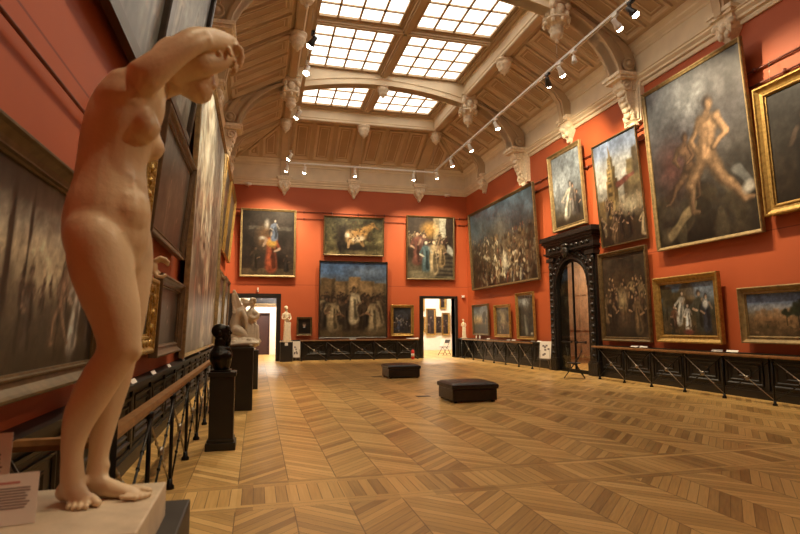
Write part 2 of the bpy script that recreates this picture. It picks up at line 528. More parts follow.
# brackets -----------------------------------------------------------
def scroll_profile():
    # (distance from wall, z relative to the abacus underside)
    return [(0, 0), (.60, 0), (.62, -.10), (.58, -.20), (.50, -.27), (.46, -.36), (.46, -.46), (.44, -.58), (.38, -.70), (.30, -.82), (.27, -.92), (.28, -1.02), (.24, -1.12), (.16, -1.18), (.10, -1.28), (0, -1.3)]
def bracket_main(y, left):
    m = MB()
    X = (lambda d: XL + d) if left else (lambda d: XR - d)
    z = 8.66
    def bx(d0, d1, ya, yb, z0, z1): m.box(min(X(d0), X(d1)), max(X(d0), X(d1)), ya, yb, z0, z1)
    bx(.0, .82, y - .40, y + .40, z + .08, z + .18)
    bx(.0, .76, y - .36, y + .36, z, z + .09)
    bx(.0, .14, y - .38, y + .38, z - 1.22, z)
    bx(.0, .18, y - .33, y + .33, z - 1.16, z)
    m.prism([(X(d), z + q) for d, q in scroll_profile()], 'y', y - .20, y + .20)
    bx(.14, .26, y - .26, y + .26, z - .3, z)
    Mx = Matrix.Rotation(PI / 2, 3, 'X')
    for s_ in (-1, 1):
        m.lathe([(.15, 0), (.15, .04), (.11, .06), (.11, .03), (.05, .03), (.04, .07)], (X(.44), y + s_ * .20, z - .17), 14, Mx @ Matrix.Scale(-s_, 3, (0, 0, 1)))
        m.lathe([(.10, 0), (.10, .04), (.07, .05), (.03, .02), (.02, .05)], (X(.2), y + s_ * .20, z - 1.02), 12, Mx @ Matrix.Scale(-s_, 3, (0, 0, 1)))
    for k in range(5):       # leaf lobes down the face
        t = k / 4
        m.ell((X(.50 - .2 * t), y, z - .36 - .62 * t), (.07, .15 - .05 * t, .10))
        for s_ in (-1, 1):
            m.ell((X(.46 - .2 * t), y + s_ * .14, z - .32 - .62 * t), (.06, .06, .08))
    m.lathe([(.02, -.10), (.09, -.03), (.12, .05), (.09, .10)], (X(.10), y, z - 1.30), 12)
    return m.build('wall_bracket', M['carved'], kind='structure')
def bracket_small(c, n):
    """c: point on the wall at the cornice, n: direction into the room"""
    m = MB(); t = Vector((-n[1], n[0], 0)); n = Vector(n); c = Vector(c)
    Mr = Matrix((t, n, Vector((0, 0, 1)))).transposed()
    def T(p): return c + Mr @ Vector(p)
    for (w, d, z0, z1) in ((.36, .38, .30, .40), (.32, .34, .22, .31), (.27, .26, .0, .23)):
        m.box(-w, w, -.0, d, z0, z1, Matrix.Translation(c) @ Mr.to_4x4())
    # shield tapering to a drop
    loops = []
    for w, d, z in ((.28, .27, .06), (.31, .30, -.02), (.27, .26, -.14), (.18, .20, -.27), (.10, .15, -.36), (.09, .14, -.42), (.02, .04, -.52)):
        loops.append([T((-w, 0, z)), T((w, 0, z)), T((w * .8, d, z)), T((-w * .8, d, z))])
    m.rings(loops, True, True)
    for s_ in (-1, 1):
        m.ell(T((s_ * .22, .24, .03)), (.10, .10, .10)); m.ell(T((s_ * .10, .24, -.22)), (.07, .07, .10))
    m.ell(T((0, .27, -.05)), (.10, .10, .13)); m.ell(T((0, .13, -.46)), (.06, .06, .06))
    return m.build('wall_bracket', M['carved'], kind='structure')
for y in MAIN:
    for l in (0, 1): bracket_main(y, l)
for y in MINOR:
    bracket_small((XR, y, 8.52), (-1, 0, 0)); bracket_small((XL, y, 8.52), (1, 0, 0))
for x in XRIB: bracket_small((x, YB, 8.52), (0, -1, 0))

# skylight -----------------------------------------------------------
ZG = 11.40
def srect(d, z): return [(XA + d, YA + d, z), (XB - d, YA + d, z), (XB - d, YE - d, z), (XA + d, YE - d, z)]
MB().rings([srect(d, z) for d, z in ((0, 11.0), (0, 10.84), (.06, 10.80), (.28, 10.80), (.31, 10.84))]).build('trim_2', M['ceil'], kind='structure', recalc=False)
MB().rings([srect(d, z) for d, z in ((.31, 10.84), (.31, 10.92), (.34, 10.94), (.34, 11.26), (.37, 11.30), (.37, 11.40))]).build('trim_3', M['cream'], kind='structure', recalc=False)
GX0, GX1 = XA + .66, XB - .66
MB().rings([srect(d, z) for d, z in ((.36, 11.30), (.36, 11.36), (.44, 11.36), (.44, 11.33), (.54, 11.33), (.54, 11.37), (.62, 11.37), (.62, 11.45), (.68, 11.47))]).build('trim_10', M['ceil'], kind='structure', recalc=False)
def bar(x0, x1, y0, y1, name='ceiling_beam'):
    m = MB().box(x0, x1, y0, y1, ZG - .04, ZG + .1)
    if x1 - x0 < y1 - y0:
        m.box(x0 + .07, x1 - .07, y0, y1, ZG - .12, ZG); m.box(x0 + .13, x1 - .13, y0, y1, ZG - .17, ZG)
    else:
        m.box(x0, x1, y0 + .06, y1 - .06, ZG - .12, ZG); m.box(x0, x1, y0 + .11, y1 - .11, ZG - .17, ZG)
    return m.build(name, M['ceil'], kind='structure')
bar(CX - .20, CX + .20, YA + .66, YE - .66)
cross = [16.85, 9.95, 3.9]
for y in cross: bar(GX0, GX1, y - .17, y + .17)
ysk = [YA + .66, 3.9 - .17, 3.9 + .17, 6.5 - .2, 6.5 + .2, 9.95 - .17, 9.95 + .17, 13.4 - .2, 13.4 + .2, 16.85 - .17, 16.85 + .17, 20.3 - .2, 20.3 + .2, YE - .66]
wi = 1
for k in range(0, len(ysk), 2):
    ya, yb = ysk[k], ysk[k + 1]
    for xa, xb in ((GX0, CX - .20), (CX + .20, GX1)):
        m = MB()
        fw = .10
        m.rings([[(xa + d, ya + d, z), (xb - d, ya + d, z), (xb - d, yb - d, z), (xa + d, yb - d, z)] for d, z in ((0, ZG + .1), (0, ZG - .02), (fw, ZG - .02), (fw, ZG + .07))])
        nx, ny = 4, max(2, round((yb - ya) / .82))
        for i in range(1, nx):
            x = xa + (xb - xa) * i / nx; m.box(x - .034, x + .034, ya + .05, yb - .05, ZG, ZG + .05)
        for j in range(1, ny):
            y = ya + (yb - ya) * j / ny; m.box(xa + .05, xb - .05, y - .030, y + .030, ZG, ZG + .05)
        w = m.build('window_%d' % wi, M['panel'], kind='structure', recalc=False)
        MB().add([(xa, ya, ZG + .06), (xa, yb, ZG + .06), (xb, yb, ZG + .06), (xb, ya, ZG + .06)], [(0, 1, 2, 3)]).build('pane', M['glass'], w, recalc=False)
        wi += 1
# arched cross beams
arc = [(XA + .1, 10.40)] + [(XA + .1 + (XB - XA - .2) * t, 10.40 + .52 * math.sin(PI * t) ** .8) for t in [i / 20 for i in range(1, 20)]] + [(XB - .1, 10.40)]
for y in MAIN:
    m = MB()
    m.prism(arc + [(XB - .1, 11.42), (XA + .1, 11.42)], 'y', y - .16, y + .16)
    m.prism(arc + [(x, z + .08) for x, z in reversed(arc)], 'y', y - .22, y + .22)
    m.prism([(x, z + .24) for x, z in arc] + [(x, z + .29) for x, z in reversed(arc)], 'y', y - .19, y + .19)
    m.build('ceiling_beam', M['cream'], kind='structure')
# pendants
def pendant_big(x, y):
    m = MB()
    m.box(x - .30, x + .30, y - .30, y + .30, 10.70, 10.98)
    m.box(x - .34, x + .34, y - .34, y + .34, 10.86, 10.92)
    m.box(x - .25, x + .25, y - .25, y + .25, 10.30, 10.72)
    for sx in (-1, 1):
        for sy in (-1, 1):
            m.ell((x + sx * .24, y + sy * .24, 10.62), (.10, .10, .12)); m.ell((x + sx * .22, y + sy * .22, 10.40), (.08, .08, .12))
        m.ell((x + sx * .26, y, 10.52), (.07, .13, .16)); m.ell((x, y + sx * .26, 10.52), (.13, .07, .16))
    m.lathe([(.34, 10.32), (.42, 10.28), (.42, 10.24), (.30, 10.20), (.20, 10.12), (.17, 10.06), (.21, 10.03), (.21, 9.98), (.17, 9.95), (.20, 9.88), (.17, 9.80), (.08, 9.74), (.05, 9.70), (.06, 9.66), (.02, 9.62)][::-1], (x, y, 0), 8)
    for k in range(8):
        a = k * PI / 4
        m.ell((x + .34 * math.cos(a), y + .34 * math.sin(a), 10.18), (.06, .06, .08))
    return m.build('ceiling_pendant', M['carved'], kind='structure')
def pendant_small(x, y, z=10.80, k=1.0):
    m = MB()
    m.lathe([(.25 * k, 0), (.25 * k, -.06), (.20 * k, -.09), (.22 * k, -.14 * k), (.22 * k, -.19 * k), (.16 * k, -.24 * k), (.17 * k, -.30 * k), (.12 * k, -.37 * k), (.05 * k, -.42 * k), (.03 * k, -.47 * k)], (x, y, z), 20)
    return m.build('ceiling_pendant', M['carved'], kind='structure')
PX = (XA + .12, XB - .12)
for y in MAIN:
    for x in PX: pendant_big(x, y)
    pendant_small(CX, y, 10.96, 1.0)
for y in MINOR:
    for x in PX: pendant_small(x, y, k=1.2)
pendant_small(CX, YE - .1, k=1.2)

# wainscot -------------------------------------------------------------
HW = .98
def wainscot(a0, a1, T, name, skip=(), step=1.18, mname='black'):
    """T(a, d, z) -> world point; a along the wall, d out of the wall"""
    m = MB()
    def bx(a, b_, d0, d1, z0, z1):
        vs = [T(x, y, z) for z in (z0, z1) for y in (d0, d1) for x in (a, b_)]
        m.add(vs, [(0, 2, 3, 1), (4, 5, 7, 6), (0, 1, 5, 4), (2, 6, 7, 3), (0, 4, 6, 2), (1, 3, 7, 5)])
    bx(a0, a1, 0, .06, 0, HW - .05)
    bx(a0, a1, 0, .10, 0, .16); bx(a0, a1, 0, .08, .16, .20)
    bx(a0, a1, 0, .12, HW - .10, HW - .05); bx(a0, a1, 0, .20, HW - .05, HW); 
    n = max(1, round((a1 - a0) / step)); w = (a1 - a0) / n
    def frame(p0, p1, z0, z1, t, h):
        lp = lambda i, hh: [T(p0 + i, .06 + hh, z0 + i), T(p1 - i, .06 + hh, z0 + i), T(p1 - i, .06 + hh, z1 - i), T(p0 + i, .06 + hh, z1 - i)]
        m.rings([lp(0, 0), lp(0, h), lp(t * .5, h), lp(t, h * .3), lp(t, 0)])
    for k in range(n):
        p0 = a0 + k * w
        bx(p0 - .05, p0 + .05, .05, .09, .2, HW - .1)
        frame(p0 + .10, p0 + w - .10, .27, .80, .05, .035)
        frame(p0 + .20, p0 + w - .20, .36, .71, .035, .025)
        frame(p0 + .42, p0 + w - .42, .45, .62, .03, .02)
    return m.build(name, M[mname], kind='structure')
wainscot(DL[1] + .22, DR[0] - .17, lambda a, d, z: (a, YB - d, z), 'trim_4')
wainscot(DR[1] + .17, XR, lambda a, d, z: (a, YB - d, z), 'trim_5')
wainscot(PY1 + .70, YB, lambda a, d, z: (XR - d, a, z), 'trim_6')
wainscot(YN, PY0 - .45, lambda a, d, z: (XR - d, a, z), 'trim_7')
wainscot(YN, YB, lambda a, d, z: (XL + d, a, z), 'trim_8')
# picture rods
m = MB()
for z in (7.22, 6.88):
    m.tube([(XR - .05, YN, z), (XR - .05, YB - .05, z)], .022, 6)
    m.tube([(XL, YB - .05, z), (XR, YB - .05, z)], .016, 6)
    m.tube([(XL + .05, YN, z), (XL + .05, YB - .05, z)], .022, 6)
    for k in range(22):
        y = 1 + k * 1.2 + (.5 if z < 7 else 0)
        m.lathe([(.04, -.05), (.055, 0), (.04, .05)], (XR - .05, y, z), 8)
        if k < 9: m.lathe([(.03, -.05), (.045, 0), (.03, .05)], (XL + .9 + k * 1.35, YB - .05, z), 8)
m.tube([(XL + .05, YN, 3.38), (XL + .05, 10.9, 3.38)], .016, 6)
m.build('trim_9', M['rod'], kind='structure')

# doorways in the back wall -----------------------------------------------
def door_frame(name, x0, x1, z, wl, wr, wt):
    m = MB()
    for d, q in ((.12, 0), (.16, .4)):
        m.box(x0 - wl * (1 - q * .5), x0 + .02 * 0, YB - d, YB + .4, 0, z)
        m.box(x1, x1 + wr * (1 - q * .5), YB - d, YB + .4, 0, z)
        m.box(x0 - wl * (1 - q * .5), x1 + wr * (1 - q * .5), YB - d, YB + .4, z, z + wt * (1 - q * .5))
    return m.build(name, M['black'], kind='structure')
door_frame('door_1', DL[0], DL[1], DL[2], .2, .2, .2)
door_frame('door_2', DR[0], DR[1], DR[2], .16, .16, .12)

# rooms beyond --------------------------------------------------------------
y2 = YB + .35
MB().box(XL - 3, 4.0, y2, y2 + 9, -.12, 0).box(4.5, 21, y2, y2 + 12, -.12, 0).build('floor_2', M['floor'], kind='structure')
b = MB()
wy = 33.4
b.box(XL - 3, -.2, wy, wy + .2, 0, 5).box(.66, 4.0, wy, wy + .2, 0, 5).box(-.2, .66, wy, wy + .2, 2.35, 5)
b.box(XL - 3.2, XL - 3, y2, wy, 0, 5).box(4.0, 4.2, y2, wy + .2, 0, 5).box(XL - 3.2, 4.2, y2, wy + .2, 5, 5.2)
b.build('wall_beyond_left', M['whitewall'], kind='structure')
MB().box(-.2, .66, wy + .1, wy + .16, 0, 2.35).box(-.26, -.2, wy - .04, wy + .1, 0, 2.42).box(.66, .72, wy - .04, wy + .1, 0, 2.42).box(-.26, .72, wy - .04, wy + .1, 2.35, 2.42).build('door_3', M['darkdoor'], kind='structure')
b = MB()
wy2 = 36.0
b.box(4.5, 21, wy2, wy2 + .2, 0, 7).box(4.3, 4.5, y2, wy2, 0, 7).box(21, 21.2, y2, wy2, 0, 7).box(4.3, 21.2, y2, wy2, 7, 7.2)
b.box(4.5, 21, wy2 - .06, wy2, 1.42, 1.48)
b.build('wall_beyond_right', M['whitewall'], kind='structure')
MB().box(XR + .3, XR + .5, YB, y2 + .0, 0, 7).build('wall_beyond_return', M['whitewall'], kind='structure')

# vestibule behind the glazed portal
b = MB()
b.box(XR + .3, XR + 3.2, PY0 - 1.4, PY0 - 1.2, 0, 4.6).box(XR + .3, XR + 3.2, PY1 + 6.6, PY1 + 6.8, 0, 4.6)
b.box(XR + 3.0, XR + 3.2, PY0 - 1.4, PY1 + 6.8, 0, 4.6).box(XR + .3, XR + 3.2, PY0 - 1.4, PY1 + 6.8, 4.4, 4.6)
M['brownplaster'] = mat('grey_brown_plaster', (.17, .125, .09), .7)
b.build('wall_vestibule', M['brownplaster'], kind='structure')
MB().box(XR + .3, XR + 3.2, PY0 - 1.4, PY1 + 6.8, -.12, 0).build('floor_3', M['floor'], kind='structure')
m = MB().box(XR + 2.9, XR + 3.0, PY1 + 2.2, PY1 + 6.4, 0, 4.2)
for k in range(4):
    for z0, z1 in ((.25, 1.2), (1.4, 2.7), (2.9, 3.8)):
        yy = PY1 + 2.3 + k * 1.02
        m.box(XR + 2.84, XR + 2.92, yy, yy + .8, z0, z1); 
m.build('door_4', M['wooddoor'], kind='structure')

# black carved portal -------------------------------------------------------
PC = (PY0 + PY1) / 2
m = MB(); D0 = XR - .34
def px(d, a0, a1, z0, z1): m.box(XR - d, XR + .02, a0, a1, z0, z1)
for s_ in (-1, 1):
    a0, a1 = sorted((PC + s_ * .98, PC + s_ * 1.46))
    px(.14, a0, a1, 0, 4.15)
    a0, a1 = sorted((PC + s_ * 1.08, PC + s_ * 1.38))
    px(.20, a0, a1, .45, 3.9)
    a0, a1 = sorted((PC + s_ * 1.00, PC + s_ * 1.50))
    px(.26, a0, a1, 0, .40); px(.23, a0, a1, .40, .46); px(.24, a0, a1, 3.92, 4.05)
px(.24, PC - 1.52, PC + 1.52, 4.12, 4.50)
px(.30, PC - 1.58, PC + 1.58, 4.18, 4.24)
px(.30, PC - 1.56, PC + 1.56, 4.48, 4.56); px(.34, PC - 1.62, PC + 1.62, 4.56, 4.66); px(.40, PC - 1.68, PC + 1.68, 4.66, 4.82)
# spandrel with the arch cut out
ra, zc_ = .98, 2.92
arcpts = [(PC + ra * math.cos(t), zc_ + ra * math.sin(t)) for t in [PI * i / 20 for i in range(21)]]
for i in range(20):
    (ya, za), (yb, zb) = arcpts[i], arcpts[i + 1]
    m.prism([(ya, za), (ya, 4.13), (yb, 4.13), (yb, zb)], 'x', XR - .14, XR + .02)
for rr, w, d in ((.98, .05, .19), (1.10, .08, .17), (1.26, .05, .20)):
    loopA = [[(XR - d, PC + (rr + q) * math.cos(t), zc_ + (rr + q) * math.sin(t)) for q in (0,)] for t in (0,)]
    for i in range(24):
        t0, t1 = PI * i / 24, PI * (i + 1) / 24
        m.prism([(PC + rr * math.cos(t0), zc_ + rr * math.sin(t0)), (PC + (rr + w) * math.cos(t0), zc_ + (rr + w) * math.sin(t0)), (PC + (rr + w) * math.cos(t1), zc_ + (rr + w) * math.sin(t1)), (PC + rr * math.cos(t1), zc_ + rr * math.sin(t1))], 'x', XR - d, XR - .1)
for i in range(17):     # carved bosses round the arch and down the pilasters
    t = PI * (i + .5) / 17
    m.ell((XR - .17, PC + 1.20 * math.cos(t), zc_ + 1.20 * math.sin(t)), (.05, .055, .055), 10)
for s_ in (-1, 1): m.box(XR, XR + .32, PC + s_ * 1.0 - .03, PC + s_ * 1.0 + .03, 0, 3.96)
m.box(XR, XR + .32, PC - 1.0, PC + 1.0, 3.90, 3.97)
for s_ in (-1, 1):
    for k in range(14):
        m.ell((XR - .21, PC + s_ * 1.26, .62 + k * .235), (.05, .09, .075), 10)
    m.ell((XR - .16, PC + s_ * 1.25, 4.0), (.06, .16, .07)); m.ell((XR - .17, PC + s_ * 1.32, 3.78), (.06, .10, .12))
m.ell((XR - .34, PC, 4.16), (.10, .16, .24)); m.ell((XR - .36, PC, 4.36), (.08, .22, .08))
for k in range(9): m.ell((XR - .27, PC - 1.2 + k * .3, 4.34), (.05, .09, .06), 10)
m.build('door_5', M['blackcarve'], kind='structure')
# glazed leaf
gd = thing('glazed_door', 'tall arched glass door leaf set in the black carved portal', 'door', (XR - .07, PC, 0))
m = MB()
for s_ in (-1, 1):
    m.box(-.03, .03, s_ * .93 - .045, s_ * .93 + .045, 0, 2.92)
m.box(-.03, .03, -.97, .97, 0, .12)
m.box(-.03, .03, -.025, .025, .1, 3.86)
for i in range(24):
    t0, t1 = PI * i / 24, PI * (i + 1) / 24
    m.prism([(.88 * math.cos(t0), zc_ + .88 * math.sin(t0)), (.98 * math.cos(t0), zc_ + .98 * math.sin(t0)), (.98 * math.cos(t1), zc_ + .98 * math.sin(t1)), (.88 * math.cos(t1), zc_ + .88 * math.sin(t1))], 'x', -.03, .03)
gf = m.build('door_frame', M['iron'], gd)
m = MB()
pp = [(-.95, .02), (.95, .02)] + [(.95 * math.cos(PI * i / 24), zc_ + .95 * math.sin(PI * i / 24)) for i in range(25)]
m.prism(pp, 'x', -.004, .004).build('pane', M['doorglass'], gd)
MB().box(-.09, -.05, -.75, -.10, 1.02, 1.06).box(-.07, -.02, -.70, -.66, 1.0, 1.08).box(-.07, -.02, -.2, -.16, 1.0, 1.08).box(-.09, -.05, .10, .75, 1.02, 1.06).box(-.07, -.02, .66, .70, 1.0, 1.08).box(-.07, -.02, .16, .2, 1.0, 1.08).build('push_bar', M['blackmetal'], gf)

# ------------------------------------------------------------------ paintings
def canvas_mat():
    m, nt, b = base_mat('varnished_oil_paint')
    at = nt.nodes.new('ShaderNodeAttribute'); at.attribute_name = 'paint'
    tc = nt.nodes.new('ShaderNodeTexCoord')
    n = nt.nodes.new('ShaderNodeTexNoise'); n.inputs['Scale'].default_value = 9; n.inputs['Detail'].default_value = 8; n.inputs['Roughness'].default_value = .7
    nt.links.new(tc.outputs['Object'], n.inputs['Vector'])
    r = nt.nodes.new('ShaderNodeValToRGB')
    r.color_ramp.elements[0].position = .3; r.color_ramp.elements[1].position = .7
    r.color_ramp.elements[0].color = (.62, .62, .62, 1); r.color_ramp.elements[1].color = (1.3, 1.3, 1.3, 1)
    nt.links.new(n.outputs['Fac'], r.inputs['Fac'])
    mx = nt.nodes.new('ShaderNodeMixRGB'); mx.blend_type = 'MULTIPLY'; mx.inputs['Fac'].default_value = .8
    nt.links.new(at.outputs['Color'], mx.inputs['Color1']); nt.links.new(r.outputs['Color'], mx.inputs['Color2'])
    nt.links.new(mx.outputs['Color'], b.inputs['Base Color'])
    b.inputs['Roughness'].default_value = .36
    b.inputs['Specular IOR Level'].default_value = .42
    bp = nt.nodes.new('ShaderNodeBump'); bp.inputs['Strength'].default_value = .25; bp.inputs['Distance'].default_value = .01
    n2 = nt.nodes.new('ShaderNodeTexNoise'); n2.inputs['Scale'].default_value = 3; n2.inputs['Detail'].default_value = 6
    nt.links.new(tc.outputs['Object'], n2.inputs['Vector'])
    nt.links.new(n2.outputs['Fac'], bp.inputs['Height']); nt.links.new(bp.outputs['Normal'], b.inputs['Normal'])
    return m
M['oil'] = canvas_mat()

def vnoise(U, V, sc, seed):
    rng = np.random.RandomState(seed)
    G = rng.rand(64, 64)
    x = U * sc; y = V * sc
    i = np.floor(x).astype(int); j = np.floor(y).astype(int)
    fx = x - i; fy = y - j
    fx = fx * fx * (3 - 2 * fx); fy = fy * fy * (3 - 2 * fy)
    g = lambda a, b_: G[a % 64, b_ % 64]
    return (g(i, j) * (1 - fx) + g(i + 1, j) * fx) * (1 - fy) + (g(i, j + 1) * (1 - fx) + g(i + 1, j + 1) * fx) * fy

class Paint:
    """u runs 0..asp left to right, v 0..1 upwards"""
    def __init__(s, asp, n, seed):
        s.asp = asp
        s.nx = max(8, int(n * min(1, asp))); s.ny = max(8, int(n * min(1, 1 / asp)))
        s.U, s.V = np.meshgrid(np.linspace(0, asp, s.nx + 1), np.linspace(0, 1, s.ny + 1))
        s.C = np.zeros(s.U.shape + (3,)); s.seed = seed
        s.rng = np.random.RandomState(seed)
        w = .02
        s.WU = s.U + (vnoise(s.U, s.V, 14, seed) - .5) * w; s.WV = s.V + (vnoise(s.U, s.V, 14, seed + 1) - .5) * w
    def put(s, a, col):
        a = np.clip(a, 0, 1)[..., None]
        s.C = s.C * (1 - a) + np.array(col, float) * a
    def grad(s, stops):
        vs = [p for p, c in stops]
        for k in range(3): s.C[..., k] = np.interp(s.V, vs, [c[k] for p, c in stops])
        return s
    def blob(s, u, v, ru, rv, col, a=1.0, soft=.4, rot=0.0):
        c, q = math.cos(rot), math.sin(rot)
        x = s.WU - u * s.asp; y = s.WV - v
        d = np.sqrt(((x * c + y * q) / ru) ** 2 + ((-x * q + y * c) / rv) ** 2)
        s.put(a * np.clip((1 + soft - d) / (2 * soft + 1e-6), 0, 1), col); return s
    def seg(s, u0, v0, u1, v1, r0, r1, col, a=1.0, soft=.25):
        x0, x1 = u0 * s.asp, u1 * s.asp
        dx, dy = x1 - x0, v1 - v0
        t = np.clip(((s.WU - x0) * dx + (s.WV - v0) * dy) / (dx * dx + dy * dy + 1e-9), 0, 1)
        r = r0 + (r1 - r0) * t
        d = np.hypot(s.WU - x0 - t * dx, s.WV - v0 - t * dy) / r
        s.put(a * np.clip((1 + soft - d) / (2 * soft), 0, 1), col); return s
    def rect(s, u0, v0, u1, v1, col, a=1.0, soft=.01):
        x0, x1 = u0 * s.asp, u1 * s.asp
        d = np.minimum(np.minimum(s.WU - x0, x1 - s.WU), np.minimum(s.WV - v0, v1 - s.WV))
        s.put(a * np.clip(d / soft + .5, 0, 1), col); return s
    def fig(s, u, v, h, robe, skin=(190, 140, 100), lean=0.0, arms=True, hair=(40, 28, 20)):
        q = h / s.asp
        s.seg(u, v + .04 * h, u + lean * q * .5, v + .62 * h, .15 * h, .10 * h, robe)
        s.seg(u + .06 * q, v + .05 * h, u + .03 * q + lean * q * .5, v + .6 * h, .05 * h, .03 * h, [c * .6 for c in robe])
        s.seg(u - .06 * q, v + .1 * h, u - .03 * q + lean * q * .5, v + .66 * h, .035 * h, .03 * h, [min(255, c * 1.15 + 4) for c in robe])
        s.blob(u + lean * q * .55, v + .72 * h, .13 * h, .08 * h, robe)
        if arms:
            sd = 1 if s.rng.rand() > .5 else -1
            s.seg(u + lean * q * .5 - sd * .11 * q, v + .7 * h, u - sd * .2 * q, v + .5 * h, .045 * h, .035 * h, robe)
            s.seg(u - sd * .2 * q, v + .5 * h, u - sd * .08 * q, v + .44 * h, .03 * h, .025 * h, skin)
            s.seg(u + lean * q * .5 + sd * .11 * q, v + .72 * h, u + sd * .20 * q, v + .56 * h, .04 * h, .03 * h, [c * .8 for c in skin], .8)
        s.blob(u + lean * q * .65, v + .9 * h, .06 * h, .08 * h, hair)
        s.blob(u + lean * q * .65 + .01 * q, v + .88 * h, .045 * h, .06 * h, skin)
        return s
    def nude(s, u, v, h, skin, lean=.15, rot=1):
        q = h / s.asp
        lo = [c * .58 for c in skin]; hi = [min(255, c * 1.25) for c in skin]; S = .45
        hx, hy = u + lean * q, v + .47 * h
        def limb(pts, rs, c):
            for (a, b_), r0, r1 in zip(zip(pts[:-1], pts[1:]), rs[:-1], rs[1:]):
                s.seg(a[0], a[1], b_[0], b_[1], r0, r1, lo, 1, S)
            for (a, b_), r0, r1 in zip(zip(pts[:-1], pts[1:]), rs[:-1], rs[1:]):
                s.seg(a[0] + .012 * q, a[1] + .006 * h, b_[0] + .012 * q, b_[1] + .006 * h, r0 * .72, r1 * .72, c, .95, .5)
                s.seg(a[0] + .02 * q, a[1] + .01 * h, b_[0] + .02 * q, b_[1] + .01 * h, r0 * .34, r1 * .34, hi, .4, 1.0)
        mid = [c * .8 for c in skin]
        limb([(hx - .03 * q, hy), (u - .16 * q * rot, v + .27 * h), (u - .17 * q * rot, v + .02 * h), (u - .09 * q * rot, v)], (.075 * h, .05 * h, .026 * h, .016 * h), mid)
        limb([(hx + .03 * q, hy), (u + .20 * q * rot, v + .24 * h), (u + .38 * q * rot, v + .03 * h), (u + .45 * q * rot, v + .015 * h)], (.08 * h, .052 * h, .027 * h, .016 * h), skin)
        sx, sy = hx + .06 * q * rot, hy + .29 * h
        limb([(sx - .09 * q, sy + .02 * h), (sx - .20 * q, sy - .12 * h), (sx - .13 * q, sy - .24 * h)], (.042 * h, .034 * h, .024 * h), mid)
        limb([(hx, hy), (hx + .015 * q, hy + .12 * h), (sx, sy - .02 * h)], (.082 * h, .078 * h, .105 * h), skin)
        s.blob(sx - .035 * q, sy - .05 * h, .05 * h, .035 * h, hi, .5, .8); s.blob(sx + .05 * q, sy - .05 * h, .045 * h, .035 * h, hi, .5, .8); s.seg(hx + .01 * q, hy + .02 * h, sx, sy - .06 * h, .008 * h, .008 * h, lo, .3, .9)
        limb([(sx + .09 * q, sy + .01 * h), (sx + .17 * q, sy - .14 * h), (sx + .02 * q, sy - .23 * h)], (.042 * h, .034 * h, .024 * h), skin)
        s.seg(sx, sy + .05 * h, sx + .03 * q, sy + .12 * h, .035 * h, .03 * h, mid)
        s.blob(sx + .03 * q, sy + .165 * h, .055 * h, .065 * h, (44, 31, 23)); s.blob(sx + .045 * q, sy + .145 * h, .036 * h, .050 * h, skin, 1, .5)
        return s
    def crowd(s, n, u0, u1, v0, v1, h0, h1, pal, skin=(180, 130, 90)):
        items = sorted([(s.rng.uniform(v0, v1), s.rng.uniform(u0, u1)) for _ in range(n)], reverse=True)
        for v, u in items:
            t = (v - v0) / (v1 - v0 + 1e-6)
            s.fig(u, v, h1 + (h0 - h1) * t, pal[s.rng.randint(len(pal))], skin, s.rng.uniform(-.3, .3))
        return s
    def tree(s, u, v, h, col, trunk=(45, 32, 20)):
        s.seg(u, v, u, v + h * .6, .03 * h, .02 * h, trunk)
        for k in range(16):
            a = s.rng.uniform(0, 2 * PI); rr = s.rng.uniform(0, .26) * h
            f = s.rng.uniform(.7, 1.3)
            s.blob(u + rr * math.cos(a) / s.asp, v + .65 * h + rr * 1.1 * math.sin(a), .12 * h, .10 * h, [c * f for c in col], .9)
        return s
    def noise(s, sc, amt, k=0, sx=1.0):
        n = vnoise(s.U * sx, s.V, sc, s.seed + 5 + k) - .5
        s.C = np.clip(s.C * (1 + n[..., None] * 2 * amt), 0, 255); return s
    def strokes(s, n, u0, u1, v0, v1, r, pal, a=.8):
        for _ in range(n):
            u, v, t = s.rng.uniform(u0, u1), s.rng.uniform(v0, v1), s.rng.uniform(0, PI)
            L_ = s.rng.uniform(.5, 2.2) * r
            c = np.array(pal[s.rng.randint(len(pal))]) * s.rng.uniform(.7, 1.2)
            s.seg(u, v, u + L_ * math.cos(t) / s.asp, v + L_ * math.sin(t), r * s.rng.uniform(.3, .8), r * .3, np.clip(c, 0, 255), a)
        return s

